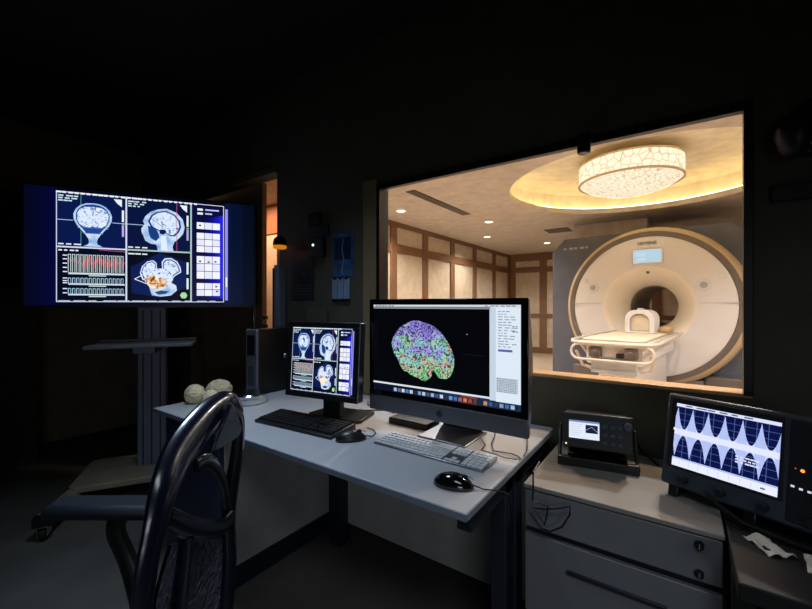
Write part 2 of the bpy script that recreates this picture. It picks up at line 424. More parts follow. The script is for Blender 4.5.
    for v0, v1, rows in ((.186, .26, 1), (.293, .495, 3), (.53, .765, 3), (.805, .94, 2)):
        for r_ in range(rows):
            for q in range(3):
                u0 = b+.036+.051*q; w0 = v0+(v1-v0)*r_/rows
                R(u0, w0, u0+.048, w0+(v1-v0)/rows-.006, (232, 234, 255) if (q+r_) % 2 else (246, 247, 255), 4)
    for u, v in ((b+.05, .21), (b+.05, .575), (b+.105, .58), (b+.15, .575), (b+.155, .83), (b+.16, .88)):
        R(u, v, u+.014, v+.016, (60, 60, 90), 5)
    R(c+.008, .03, c+.026, .98, (150, 150, 250), 3); R(c+.012, .74, c+.022, .84, WHT, 4)
    # window frames and rows of small print
    for u0, v0, u1, v1 in ((0, 0, a, .5), (a, 0, b, .5), (0, .5, a, 1), (a, .5, b, 1), (b, 0, c, 1)):
        D.frame(X(u0), Y(v0), X(u1), Y(v1), lw, (214, 224, 245), 10)
    D.line((X(b), Y(.02)), (X(b), Y(.98)), lw, (120, 190, 130), 11); D.line((X(a), Y(.5)), (X(b), Y(.5)), lw, (120, 190, 130), 11)
    D.dashes(X(0), X(b+.05), Y(-.002), .016*(y1-y0), WHT, 11, 26)
    for u0 in (.01, a+.01):
        for k in range(3): D.dashes(X(u0), X(u0+.12-.02*k), Y(.03+.022*k), .012*(y1-y0), (205, 230, 235), 6, 3)
        D.dashes(X(u0), X(u0+.12), Y(.468), .011*(y1-y0), WHT, 6, 3)
    D.dashes(X(a+.01), X(a+.13), Y(.53), .012*(y1-y0), WHT, 6, 3)
    D.dashes(X(.01), X(.95), Y(.985), .012*(y1-y0), (190, 200, 225), 11, 12)

# ------------------------------------------------------------------ the setting
WV = 1.66                                    # room face of the window wall
wl, wr, wb, wt = -1.34, .174, .945, 1.873    # window opening
dl, dr, dt = -3.37, -2.222, 2.145            # doorway
CH = 2.7
b = MB(); t0, t1 = WV, WV+.08
b.box(-4.34, dl, t0, t1, 0, CH); b.box(dl, dr, t0, t1, dt, CH); b.box(dr, wl, t0, t1, 0, CH)
b.box(wl, wr, t0, t1, 0, wb); b.box(wl, wr, t0, t0+.02, wt, CH); b.box(wl, wr, t0+.02, t1, wt+.12, CH); b.box(wr, 2.2, t0, t0+.02, 0, CH); b.box(wr+.06, 2.2, t0+.02, t1, 0, CH); b.box(wr, wr+.06, t0+.02, t1, 0, wb); b.box(wr, wr+.06, t0+.02, t1, wt+.12, CH)
struct(b.build('wall_front', M['wall'], smooth=False))
struct(MB().box(-4.44, -4.34, -1.8, 1.74, 0, CH).build('wall_left', M['wallside'], smooth=False))
struct(MB().box(2.2, 2.3, -1.8, 1.74, 0, CH).build('wall_right', M['wall'], smooth=False))
struct(MB().box(-4.44, 2.3, -1.9, -1.8, 0, CH).build('wall_back', M['wall'], smooth=False))
struct(MB().box(-5.2, 2.3, -1.9, 2.7, -.1, 0).build('floor', M['floor'], smooth=False))
struct(MB().box(-4.44, 2.3, -1.9, 1.74, CH, CH+.1).build('ceiling', M['ceil'], smooth=False))
struct(MB().box(-4.34, -4.325, -1.8, 1.66, 0, .08).build('baseboard_left', M['base'], bevel=.002))
b = MB(); b.box(-4.325, dl-.03, 1.645, 1.66, 0, .08); b.box(dr+.03, 2.2, 1.645, 1.66, 0, .08)
struct(b.build('baseboard_front', M['base'], bevel=.002))
struct(MB().box(wl-.105, wl-.012, 1.645, 1.66, .08, 1.925).build('trim_1', M['casing'], bevel=.002))

# window
win = MB()
fy0, fy1 = WV-.012, WV+.02
win.box(wl-.012, wl+.008, fy0, WV+.06, wb, wt); win.box(wr-.004, wr+.02, fy0, fy1, wb, wt); win.box(wl-.012, wr+.02, fy0, fy1, wt-.012, wt+.02)
w1 = struct(win.build('window_1', M['blackframe'], bevel=.002))
o = MB().box(wl+.006, wr-.002, WV+.006, WV+.012, wb+.004, wt-.006).build('glass', M['glass'], w1, smooth=False)
o = MB().box(wl-.012, wr+.02, WV-.004, WV+.09, wb-.01, wb+.004).build('window_sill', M['sill'], w1, bevel=.003); o['label'] = 'pale wooden sill'

# doorway, sliding leaf standing a little open
d1 = struct(MB().box(-3.52, -2.578, 1.79, 1.83, .01, 2.16).build('door_1', M['leaf'], bevel=.003))
MB().box(-2.58, -2.557, 1.795, 1.825, 1.125, 1.15).build('latch', M['black'], d1, .001)
MB().box(-2.58, -2.557, 1.795, 1.825, 1.06, 1.085).build('latch', M['black'], d1, .001)
MB().box(-2.66, -2.64, 1.757, 1.779, .95, 1.25).box(-2.657, -2.643, 1.775, 1.792, .97, .99).box(-2.657, -2.643, 1.775, 1.792, 1.21, 1.23).build('handle', M['chrome'], d1, .002)
b = MB(); b.box(dl-.03, dl+.012, 1.648, 1.752, 0, dt+.03); b.box(dr-.006, dr+.0, 1.66, 1.752, 0, dt); b.box(dl+.012, dr-.012, 1.648, 1.752, dt-.012, dt+.03)
struct(b.build('trim_2', M['wall'], bevel=.002))

# corridor behind the doorway
struct(MB().box(-5.2, -2.2, 2.6, 2.7, 0, 2.6).build('wall_corridor', M['corr'], smooth=False))
struct(MB().box(-5.2, -2.2, 2.585, 2.6, 1.99, 2.29).build('trim_3', M['corrwood'], bevel=.002))
struct(MB().box(-5.2, -2.2, 1.74, 2.6, 2.3, 2.4).build('ceiling_corridor', M['scanceil'], smooth=False))
b = MB(); b.box(-5.3, -5.2, 1.74, 2.7, 0, 2.6); b.box(-2.22, -2.15, 1.84, 2.7, 0, 2.6)
b.box(-5.2, -4.34, 1.66, 1.74, 0, 2.6)
struct(b.build('wall_corridor_end', M['corr'], smooth=False))

# scan room
SX0, SX1, SY1, SH = -3.7, 2.4, 10.1, 2.55
b = MB(); b.box(SX0-.1, SX0, 2.7, SY1+.1, 0, 3.0)
struct(b.build('wall_scan_left', M['scanwall'], smooth=False))
struct(MB().box(SX0, SX1+.1, SY1, SY1+.1, 0, 3.0).build('wall_scan_far', M['scanwall'], smooth=False))
struct(MB().box(SX1, SX1+.1, 1.74, SY1, 0, 3.0).build('wall_scan_right', M['scanwall'], smooth=False))
b = MB(); b.box(SX0, -2.15, 2.7, 2.78, 0, 3.0); b.box(-2.15, wl-.012, 1.74, 1.75, 0, 3.0); b.box(wl-.012, wr+.06, 1.74, 1.75, 0, wb-.03); b.box(wl-.012, wr+.06, 1.74, 1.75, wt+.12, 3.0); b.box(wr+.06, SX1, 1.74, 1.75, 0, 3.0)
struct(b.build('wall_scan_front', M['scanwall'], smooth=False))
struct(MB().box(SX0, SX1, 1.75, SY1, -.1, 0).build('floor_scan_room', M['scanfloor'], smooth=False))
# wooden lattice over the cream panels
b = MB(); x = SX0+.03
posts = [4.92, 5.86, 6.87, 7.9, 9.0, 10.02, 3.95, 3.0]
for p in posts: b.box(SX0, x, p-.08, p+.08, .15, 2.5)
for z0, z1 in ((2.47, 2.55), (2.06, 2.2), (.9, 1.0), (0, .15)): b.box(SX0, x-.004, 2.78, SY1, z0, z1)
struct(b.build('trim_4', M['wood'], bevel=.004))
b = MB(); y = SY1-.03
for p in (-3.62, -2.82, -2.0, -1.2, -.4, .4, 1.2, 2.0): b.box(p-.09, p+.09, y, SY1, .15, 2.4)
for z0, z1 in ((2.36, 2.55), (2.06, 2.2), (.9, 1.0), (0, .15)): b.box(SX0, SX1, y+.004, SY1, z0, z1)
struct(b.build('trim_5', M['wood'], bevel=.004))
# ceiling with a round lit recess
CX, CY, CR = -.35, 4.95, 1.38
bm = bmesh.new()
ang = sorted(set([2*PI*i/96 for i in range(96)]+[math.atan2(yy-CY, xx-CX) % (2*PI) for xx in (SX0, SX1) for yy in (1.75, SY1)]))
inn, out = [], []
for a in ang:
    ca, sa = math.cos(a), math.sin(a)
    ts = [((SX1 if ca > 0 else SX0)-CX)/ca if abs(ca) > 1e-6 else 1e9, ((SY1 if sa > 0 else 1.75)-CY)/sa if abs(sa) > 1e-6 else 1e9]
    t = min(ts)
    inn.append((CX+CR*ca, CY+CR*sa)); out.append((CX+t*ca, CY+t*sa))
n = len(ang)
vi = [bm.verts.new((p[0], p[1], SH)) for p in inn]; vo = [bm.verts.new((p[0], p[1], SH)) for p in out]
vi2 = [bm.verts.new((p[0], p[1], SH+.07)) for p in inn]; vo2 = [bm.verts.new((p[0], p[1], SH+.07)) for p in out]
for i in range(n):
    j = (i+1) % n
    bm.faces.new((vi[i], vo[i], vo[j], vi[j])); bm.faces.new((vi[i], vi[j], vi2[j], vi2[i])); bm.faces.new((vi2[i], vi2[j], vo2[j], vo2[i]))
me = bpy.data.meshes.new('ceiling_scan_room'); bm.to_mesh(me); bm.free(); me.materials.append(M['scanceil'])
cs = bpy.data.objects.new('ceiling_scan_room', me); C.objects.link(cs); struct(cs)
R2 = CR+.16
struct(MB().lathe([(R2, SH+.07), (R2, SH+.3), (R2-.06, SH+.36), (.01, SH+.36)], 96, c=(CX, CY, 0), cap=False).build('ceiling_recess', M['plaster']))
led = MB().tube([(CX+(CR+.07)*math.cos(2*PI*i/96), CY+(CR+.07)*math.sin(2*PI*i/96), SH+.085) for i in range(96)], .012, 8, closed=True).build('cove_light_strip', emit((255, 226, 165), 11))
tag(led, 'warm ring of cove lighting hidden in the round ceiling recess', 'strip light')

# ------------------------------------------------------------------ scan room things
def crystal_mat(scale, k):
    m = bpy.data.materials.new('crystal_shade'); m.use_nodes = True
    nt = m.node_tree; N = nt.nodes; L = nt.links; bs = N['Principled BSDF']
    bs.inputs['Base Color'].default_value = lin((150, 140, 125))+(1,); bs.inputs['Roughness'].default_value = .2
    tc = N.new('ShaderNodeTexCoord'); v = N.new('ShaderNodeTexVoronoi'); v.feature = 'DISTANCE_TO_EDGE'; v.inputs['Scale'].default_value = scale
    L.new(tc.outputs['Object'], v.inputs['Vector'])
    r = N.new('ShaderNodeValToRGB'); cr = r.color_ramp
    cr.elements[0].position = .0; cr.elements[0].color = lin((165, 138, 108))+(1,)
    cr.elements[1].position = .07; cr.elements[1].color = lin((255, 240, 214))+(1,)
    L.new(v.outputs['Distance'], r.inputs['Fac']); L.new(r.outputs['Color'], bs.inputs['Emission Color']); bs.inputs['Emission Strength'].default_value = k
    return m
ch = thing('ceiling_lamp', 'large glowing crystal drum lamp in the round ceiling recess', 'lamp', (-.46, 5.03, 2.6))
MB().lathe([(.505, .015), (.515, .02), (.515, .205), (.505, .21)], 64, cap=False).build('drum_shade', crystal_mat(13, 1.15), ch)
MB().lathe([(.001, -.12), (.15, -.12), (.3, -.09), (.42, -.045), (.505, .012)], 64, cap=False).build('diffuser', crystal_mat(22, 1.05), ch)
MB().lathe([(.505, 0), (.522, 0), (.522, .02), (.515, .022), (.505, .012)], 64, cap=False).build('trim_ring', M['mririm'], ch)
MB().lathe([(.505, .2), (.522, .2), (.522, .22), (.1, .22), (.1, .305), (.01, .305)], 64, cap=False).build('ceiling_mount', M['mririm'], ch)

dn = thing('recessed_downlight', 'round downlight near the left window edge, nearest of four', 'downlight', (-3.2, 4.45, SH), group='ceiling downlights in the scan room')
MB().lathe([(.055, 0), (.085, -.006), (.09, 0)], 28, cap=False).build('trim_ring', M['plaster'], dn)
MB().lathe([(.001, -.002), (.056, -.002)], 24, cap=False).build('lamp_face', emit((255, 236, 205), 6), dn)
for x, y, lab in ((-2.48, 5.84, 'round downlight right of the long slot vent, upper of the pair'), (-3.06, 7.12, 'round downlight further back than the long vent, lower of the pair'), (-2.31, 8.55, 'round downlight deepest in the room beside the scanner housing')):
    c = copy_tree(dn); c.location = (x, y, SH); c['label'] = lab
sv = thing('slot_vent', 'long narrow slot vent in the scan room ceiling', 'vent', (-2.54, 4.44, SH))
MB().box(-.065, .065, -.73, .73, -.008, 0).build('vent_frame', M['grille'], sv, .002)
for k in range(4): MB().box(-.05+.028*k, -.034+.028*k, -.7, .7, -.014, -.006).build('slat', M['mridark'], sv, .001)
sv = thing('ceiling_grille', 'small square air grille in the ceiling above the scanner housing', 'vent', (-1.75, 7.2, SH))
MB().box(-.2, .2, -.2, .2, -.008, 0).build('vent_frame', M['grille'], sv, .002)
for k in range(5): MB().box(-.17, .17, -.16+.07*k, -.12+.07*k, -.014, -.006).build('slat', M['mridark'], sv, .001)
bc = MB().box(-1.43, -.39, 6.9, 7.7, 2.26, SH-.001).build('bulkhead_duct', M['scanceil'], bevel=.01)
tag(bc, 'pale boxed duct hanging from the ceiling above the scanner', 'duct')

mri = thing('mri_scanner', 'big round white scanner with a cream bore and champagne rim', 'scanner', (-.33, 5.9, 0), math.radians(-6.5)); mri.scale = (1.035,)*3
zc = 1.17
# local axes: -Y faces the window, bore along Y
MB().lathe([(.925, -.02), (.945, -.012), (.985, .05), (1.0, .14), (1.0, .24), (.97, .3), (.93, .3)], 96, 'y', (0, 0, zc), cap=False).build('outer_rim', M['mririm'], mri)
MB().lathe([(.865, -.036), (.875, -.042), (.93, -.03), (.93, .04)], 96, 'y', (0, 0, zc), cap=False).build('dark_ring', M['mridark'], mri)
MB().lathe([(.5, -.06), (.7, -.055), (.84, -.045), (.868, -.03), (.868, .02)], 96, 'y', (0, 0, zc), cap=False).build('front_cover', M['mriwhite'], mri)
MB().lathe([(.5, -.062), (.485, -.06), (.45, -.03), (.39, .06), (.34, .16), (.28, .3), (.275, .42)], 72, 'y', (0, 0, zc), cap=False).build('bore_funnel', M['mricream'], mri)
MB().lathe([(.275, .42), (.275, 1.75), (.40, 1.78)], 72, 'y', (0, 0, zc), cap=False).build('bore_liner', M['boredark'], mri)
hs = MB(); W_ = 1.12
hs.prism([(-1.3, .12), (-1.3, 1.98), (-1.12, 2.16), (.8, 2.16), (.98, 1.98), (.98, .12)], .28, .42, 'y')
# housing with the bore passing through: four blocks round the tube
hs.box(-1.3, -.4, .42, 1.7, .12, 2.16); hs.box(.4, .98, .42, 1.7, .12, 2.16); hs.box(-.4, .4, .42, 1.7, zc+.4, 2.16); hs.box(-.4, .4, .42, 1.7, .12, zc-.4)
hs_o = hs.build('magnet_housing', M['mribox'], mri, .02)
# open the bore through the front slab of the housing
cut = bpy.data.meshes.new('tmp'); bm = bmesh.new(); bmesh.ops.create_cone(bm, cap_ends=True, segments=72, radius1=.36, radius2=.36, depth=3.0, matrix=Matrix.Translation((0, .9, zc)) @ Matrix.Rotation(PI/2, 4, 'X')); bm.to_mesh(cut); bm.free()
co = bpy.data.objects.new('tmp', cut); C.objects.link(co)
src = MB(); src.prism([(-1.3, .12), (-1.3, 1.98), (-1.12, 2.16), (.8, 2.16), (.98, 1.98), (.98, .12)], .28, 1.7, 'y')
old = hs_o.data
tmp = src.build('tmp_housing', M['mribox'], smooth=False)
md = tmp.modifiers.new('b', 'BOOLEAN'); md.operation = 'DIFFERENCE'; md.object = co; md.solver = 'EXACT'
bpy.context.view_layer.update()
me = bpy.data.meshes.new_from_object(tmp.evaluated_get(bpy.context.evaluated_depsgraph_get()))
hs_o.data = me; bpy.data.objects.remove(tmp); bpy.data.objects.remove(co); bpy.data.meshes.remove(old)
# seams, badge, display, buttons
for a0, a1 in ((-.88, -.52), (.52, .88)): MB().box(a0, a1, -.06, -.04, zc+.04, zc+.046).build('cover_seam', M['ltgrey'], mri)
b = MB().box(-.16, .17, -.075, -.05, zc+.53, zc+.71); ds = b.build('status_display', M['mriwhite'], mri, .006)
D = D2(.30, .16, (196, 222, 234)); D.rect(.1, .2, .45, .5, (205, 232, 250), 1); D.rect(.55, .25, .9, .7, (190, 225, 248), 1); D.rect(.15, .65, .45, .8, (215, 238, 252), 1)
D.build(ds, (-.145, -.076, zc+.54), 'screen')
for sx, lab in ((-.62, 0), (.56, 0)):
    p = MB().lathe([(.062, -.07), (.068, -.05)], 28, 'y', (sx, 0, zc+.25)).build('control_button', M['mriwhite'], mri)
    MB().lathe([(.03, -.085), (.036, -.069)], 24, 'y', (sx, 0, zc+.25)).build('knob', M['ltgrey'], p)
MB().lathe([(.03, -.06), (.034, -.045)], 24, 'y', (.73, 0, zc+.35)).build('sensor_cap', M['mriwhite'], mri)
MB().lathe([(.03, -.06), (.034, -.045)], 24, 'y', (-.72, 0, zc+.35)).build('sensor_cap', M['mriwhite'], mri)
MB().lathe([(.014, -.02), (.018, .0)], 16, 'y', (.0, 0, zc+.425)).box(-.14, .14, -.005, .01, zc+.455, zc+.462).build('laser_marker', M['mridark'], mri)
b = MB()
for sx in (-.75, .75): b.box(sx-.2, sx+.2, .15, 1.3, 0, .35)
b.box(-.55, .55, .05, .3, 0, .3)
b.build('floor_foot', M['mridark'], mri, .02)
def text_mesh(body, size, parent, loc, rot, m, name='lettering'):
    cu = bpy.data.curves.new('txt', 'FONT'); cu.body = body; cu.size = size; cu.align_x = 'CENTER'; cu.extrude = .002
    ob = bpy.data.objects.new('txt', cu); C.objects.link(ob); bpy.context.view_layer.update()
    me = bpy.data.meshes.new_from_object(ob.evaluated_get(bpy.context.evaluated_depsgraph_get()))
    bpy.data.objects.remove(ob)
    me.materials.append(m); o = bpy.data.objects.new(name, me); C.objects.link(o); o.parent = parent; o.location = loc; o.rotation_euler = rot
    return o
text_mesh('SIEMENS', .055, mri, (0, -.056, zc+.765), (PI/2, 0, 0), M['grille'])
b = MB(); x = -1.12
for k in range(5): b.box(x, x+.035+.02*(k % 2), .268, .281, 2.0, 2.03); x += .075
b.build('side_lettering', M['ltgrey'], mri)

tb = thing('patient_table', 'pale scanner table with rounded loop rails and a cream pad', 'scanner table', (-.28, 5.9, 0), math.radians(-6.5))
y0 = -2.0                                      # free end of the table
MB().box(-.29, .29, y0+.03, -.08, .86, .9).build('tabletop', M['rail'], tb, .015)
MB().box(-.255, .255, y0+.06, -.25, .9, .925).build('mattress', M['pad'], tb, .012)
b = MB(); b.box(-.24, .24, y0+.12, -.1, .68, .86); b.build('carriage', M['mriwhite'], tb, .015)
b = MB(); b.box(-.17, .17, y0+.25, -.12, 0, .70); b.build('pedestal', M['mriwhite'], tb, .02)
b = MB(); b.box(-.19, .19, y0+.085, y0+.12, .6, .73); b.build('end_panel', M['ltgrey'], tb, .01)
def loop(z, hh, yy, w, rr):
    pts = []
    for cx, cz, a0 in ((w-hh, z, -PI/2), (-w+hh, z, PI/2)):
        for k in range(9):
            a = a0+PI*k/8; pts.append((cx+hh*math.cos(a), yy, cz+hh*math.sin(a)))
    return MB().tube(pts, rr, 10, closed=True)
loop(.80, .07, y0+.0, .34, .012).build('end_rail', M['rail'], tb)
# upper rail bends back along both sides
for sx in (-1, 1):
    MB().tube([(sx*.34, -.3, .9), (sx*.365, y0+.25, .9), (sx*.365, y0+.12, .895), (sx*.33, y0+.01, .89), (sx*.24, y0-.02, .885), (0, y0-.025, .885)], [.016]*6, 10).build('side_rail', M['rail'], tb)
    MB().tube([(sx*.3, y0+.02, .8), (sx*.31, y0+.12, .74), (sx*.29, y0+.18, .65), (sx*.2, y0+.2, .62)], .014, 8).build('rail_bracket', M['rail'], tb)
for sx in (-.15, .15):
    b = MB(); b.box(sx-.05, sx+.05, y0+.06, y0+.12, .75, .84); b.cyl((sx, y0+.05, .79), (sx, y0+.06, .79), .03)
    b.build('latch', M['mridark'], tb, .004)
MB().box(.03, .1, y0+.07, y0+.12, .75, .79).build('socket', M['black'], tb, .002)

hc = thing('head_coil', 'white arched head coil standing on the scanner table', 'head coil', (-.25, 5.9, 0), math.radians(-6.5))
def arch(w, h, r, n=10): return [(-w, 0)]+[(-w+r-r*math.cos(PI/2*k/n), h-r+r*math.sin(PI/2*k/n)) for k in range(n+1)]+[(w-r+r*math.sin(PI/2*k/n), h-r+r*math.cos(PI/2*k/n)) for k in range(n+1)]+[(w, 0)]
oa, ia = arch(.14, .25, .1), arch(.095, .19, .08)
bm = MB(); ya, yb = -.95, -.62
for yy in (ya, yb): pass
n = len(oa)
va = bm._v([(p[0], ya, .927+p[1]) for p in oa]); vb = bm._v([(p[0], yb, .927+p[1]) for p in oa])
vc = bm._v([(p[0], ya, .942+p[1]) for p in ia]); vd = bm._v([(p[0], yb, .942+p[1]) for p in ia])
for i in range(n):
    j = (i+1) % n
    bm.bm.faces.new((va[i], va[j], vb[j], vb[i])); bm.bm.faces.new((vc[j], vc[i], vd[i], vd[j]))
    bm.bm.faces.new((va[j], va[i], vc[i], vc[j])); bm.bm.faces.new((vb[i], vb[j], vd[j], vd[i]))
bm.build('coil_shell', M['mriwhite'], hc, .006)
MB().prism([(p[0]*.98, .943+p[1]*.97) for p in ia], ya+.05, ya+.12, 'y').build('cushion', M['pad'], hc, .01)
MB().box(-.03, .03, ya+.05, ya+.12, 1.175, 1.195).build('clip', M['rail'], hc, .004)
cu = MB().box(.19, .275, -.75, -.35, .927, .99).build('foam_cushion', M['tan'], bevel=.02); cu.location = (-.28, 5.9, 0); cu.rotation_euler = (0, 0, math.radians(-6.5))
tag(cu, 'tan foam cushion lying beside the head coil on the table', 'cushion')

# ------------------------------------------------------------------ control room, left side
cb = thing('tall_cabinet', 'tall black cabinet against the left wall', 'cabinet', (-4.32, .85, 0))
MB().box(0, .2, -1.0, 0, .0, 2.1).build('carcass', M['blackmatte'], cb, .004)
for k, (a0, a1) in enumerate(((-.995, -.505), (-.495, -.005))):
    dd = MB().box(.2, .218, a0, a1, 1.28, 2.09).build('door', M['black'], cb, .003)
    MB().box(.219, .226, a0+.06, a1-.06, 1.36, 2.02).build('glass', M['blackgloss'], dd, .001)
    d2 = MB().box(.2, .218, a0, a1, .06, 1.27).build('door', M['black'], cb, .003)
    hy = a1-.05 if k == 0 else a0+.05
    MB().box(.226, .24, hy-.09, hy+.09, 1.19, 1.205).box(.216, .228, hy-.08, hy-.07, 1.19, 1.205).box(.216, .228, hy+.07, hy+.08, 1.19, 1.205).build('handle', M['alu'], d2, .002)

TV = (-3.248, .596); tva = math.atan2(1.133, .677)
st = thing('rolling_stand', 'tall rolling stand with a grey column, tray and beige base', 'stand', (-2.985, 1.205, 0), tva)
# local axes: X along the screen, -Y to the viewer
MB().box(-.085, .085, -.03, .06, .13, 1.62).build('column', M['colgrey'], st, .008)
b = MB()
for x in (-.05, 0, .05): b.box(x-.004, x+.004, -.034, -.029, .15, 1.2)
b.build('column_groove', M['deskdark'], st)
MB().box(-.25, .25, .02, .05, 1.35, 1.85).build('mount_plate', M['blackmatte'], st, .004)
MB().prism([(-.40, -.2), (-.36, -.24), (.36, -.24), (.40, -.2), (.40, .2), (.36, .24), (-.36, .24), (-.40, .2)], .1, .14).build('base_plate', M['beige'], st, .008)
for sx in (-1, 1):
    lg = MB(); lg.prism([(sx*.40, -.2), (sx*.33, -.23), (sx*.36, -.5), (sx*.38, -.52), (sx*.43, -.52), (sx*.44, -.5)], .08, .125)
    lo = lg.build('leg', M['beige'], st, .008)
    MB().box(sx*.4-.045, sx*.4+.045, -.56, -.515, .075, .13).build('end_cap', M['black'], lo, .006)
    for yy in (-.53, .2):
        ct = MB(); ct.tube([(sx*.4, yy, .1), (sx*.4, yy, .075)], .012, 10); ct.box(sx*.4-.022, sx*.4-.018, yy-.03, yy+.03, .03, .08); ct.box(sx*.4+.018, sx*.4+.022, yy-.03, yy+.03, .03, .08); ct.box(sx*.4-.022, sx*.4+.022, yy-.03, yy+.03, .074, .08)
        cc = ct.build('caster', M['chrome'], st, .001)
        MB().lathe([(.018, -.015), (.034, -.012), (.034, .012), (.018, .015)], 24, 'x', (sx*.4, yy, .034)).build('wheel', M['blackmatte'], cc)
tr = MB(); tr.prism([(-.29, -.36), (.27, -.36), (.27, -.035), (-.29, -.035)], .972, .992)
tr.box(-.29, .27, -.05, -.035, .972, 1.005)
tr.build('tray', M['tray'], st, .005)
MB().box(-.06, .06, -.3, -.03, .93, .972).build('tray_bracket', M['colgrey'], st, .004)

tv = thing('television', 'large wall-size television with brain scan views on the rolling stand', 'television', (TV[0], TV[1], 1.216), tva)
TW, TH = 1.32, .76
MB().box(0, TW, .002, .045, 0, TH).build('housing', M['black'], tv, .004)
b = MB(); b.box(.2, TW-.2, .045, .075, .12, TH-.12); b.build('rear_cover', M['blackmatte'], tv, .01)
b = MB(); w = .011
b.box(0, TW, -.006, .004, 0, w+.006); b.box(0, TW, -.006, .004, TH-w, TH); b.box(0, w, -.006, .004, 0, TH); b.box(TW-w, TW, -.006, .004, 0, TH)
b.build('bezel', M['black'], tv, .001)
D = D2(TW-2*w, TH-2*w, (3, 5, 24))
for k in range(6): D.rect(.0+.02*k, 0, .02+.02*k, 1, (4, 6, 30+5*k), 1)
D.rect(.85, 0, .88, 1, (4, 20, 60), 1); D.rect(.88, 0, .94, 1, (3, 16, 44), 1); D.rect(.94, 0, 1, 1, (2, 10, 30), 1)
scan_screen(D, .118, .03, .868, .965, .0045)
D.build(tv, (w, -.001, w), eps=.00025)

bk = thing('beacon_lamp', 'slim dark post with black domed amber beacon by the doorway', 'beacon', (-2.105, 1.59, 0))
MB().box(-.028, .028, -.025, .025, .02, 1.49).build('post', M['colgrey'], bk, .004)
MB().box(-.035, -.028, -.03, -.02, .04, 1.47).build('edge_strip', M['deskfront'], bk)
MB().lathe([(.06, 0), (.06, .012), (.04, .02)], 28).build('foot', M['black'], bk)
MB().cyl((-.015, 0, 1.49), (-.015, 0, 1.6), .009, 12).build('rod', M['ltgrey'], bk)
MB().lathe([(.034, 1.595), (.042, 1.6), (.042, 1.614), (.034, 1.618)], 28).build('amber_band', emit((255, 150, 24), .6), bk)
MB().lathe([(.043, 1.616), (.042, 1.638), (.036, 1.658), (.022, 1.672), (.006, 1.677)], 28).build('dome', M['amberdome'], bk)

# things on the window wall
def sheet(name, x0, x1, z0, z1, m, d=.006, y=WV): return MB().box(x0, x1, y-d, y, z0, z1).build(name, m, bevel=.001)
p = sheet('wall_poster', -2.09, -1.861, 1.266, 1.6, M['poster'])
tag(p, 'dark poster with pale print on the wall beside the beacon', 'poster')
b = MB(); b.box(-2.02, -1.9, WV-.0075, WV-.006, 1.52, 1.575); b.build('print', M['posterred'], p)
b = MB()
for k in range(4): b.box(-2.035, -1.88, WV-.0075, WV-.006, 1.3+.018*k, 1.305+.018*k)
b.box(-1.975, -1.935, WV-.0075, WV-.006, 1.43, 1.438); b.box(-1.972, -1.938, WV-.0075, WV-.006, 1.412, 1.422)
b.build('lettering', M['posterink'], p)
tag(MB().box(-1.89, -1.79, WV-.03, WV, 1.723, 1.798).build('thermostat', M['black'], bevel=.005), 'small black box high on the wall above the dark sign', 'wall box')
tag(sheet('wall_sign', -1.9, -1.722, 1.65, 1.715, M['black'], .012), 'dark strip-shaped sign above the green indicator light', 'sign')
ib = thing('indicator_box', 'black wall box with one glowing green indicator light', 'wall box', (-1.81, WV, 1.585))
MB().box(-.06, .06, -.035, 0, -.06, .06).build('case', M['black'], ib, .005)
MB().lathe([(.002, -.042), (.006, -.04), (.008, -.034)], 16, 'y', (-.02, 0, .015)).build('green_light', emit((190, 255, 215), 2.2), ib)
p = sheet('scan_film', -1.692, -1.53, 1.4, 1.655, M['xray'], .004)
tag(p, 'blue scan film pinned to the wall above the leaflets', 'film')
b = MB(); b.box(-1.678, -1.545, WV-.0055, WV-.004, 1.5, 1.63); b.build('dark_image', M['xraydark'], p)
b = MB(); b.tube([(-1.6, WV-.0052, 1.62), (-1.612, WV-.0052, 1.56), (-1.598, WV-.0052, 1.5), (-1.615, WV-.0052, 1.44), (-1.605, WV-.0052, 1.41)], .01, 6, flat=(.12, 1)); b.build('light_image', M['xraylight'], p)
for k, lab in enumerate(('leftmost pale blue leaflet hanging under the scan film', 'middle pale blue leaflet hanging under the scan film', 'rightmost pale blue leaflet hanging under the scan film')):
    x = -1.692+.048*k
    lf = MB().box(x, x+.043, WV-.012, WV-.002, 1.268, 1.392).build('leaflet', M['bluepaper'], bevel=.001); tag(lf, lab, 'leaflet', 'leaflets under the scan film')
    MB().box(x+.002, x+.041, WV-.016, WV-.001, 1.252, 1.27).build('binding', M['black'], lf, .001)
    MB().box(x+.012, x+.032, WV-.017, WV-.001, 1.384, 1.398).build('clip', M['black'], lf, .001)
tag(sheet('wall_panel', -1.905, -1.73, 1.083, 1.21, M['wall'], .02), 'flat dark cover plate on the wall just above the small monitor', 'cover plate')
cm = thing('ceiling_camera', 'stubby black cylinder hanging at the top edge of the window', 'camera', (-.296, 1.6, 1.86))
MB().lathe([(.02, -.05), (.024, -.045), (.024, .02)], 24).build('body', M['black'], cm)
MB().lathe([(.004, -.0525), (.018, -.05)], 20).build('lens', M['blackgloss'], cm)
MB().box(-.02, .02, .0, .06, .005, .03).build('bracket', M['black'], cm, .003)
sp = thing('wall_device', 'dark rounded device with a tiny white light right of the window', 'wall device', (.3, WV, 1.74))
MB().blob((-.02, -.05, .0), (.045, .05, .07)).build('body', M['navyround'], sp)
MB().box(.0, .12, -.06, 0, -.06, .1).build('box', M['black'], sp, .01)
MB().lathe([(.001, -.064), (.004, -.062)], 12, 'y', (.018, 0, -.035)).build('white_light', emit((200, 205, 215), .5), sp)
tag(MB().box(.235, .5, WV-.02, WV, 1.555, 1.605).build('wall_strip', M['red'], bevel=.003), 'dark red strip on the wall below the rounded device', 'wall strip')

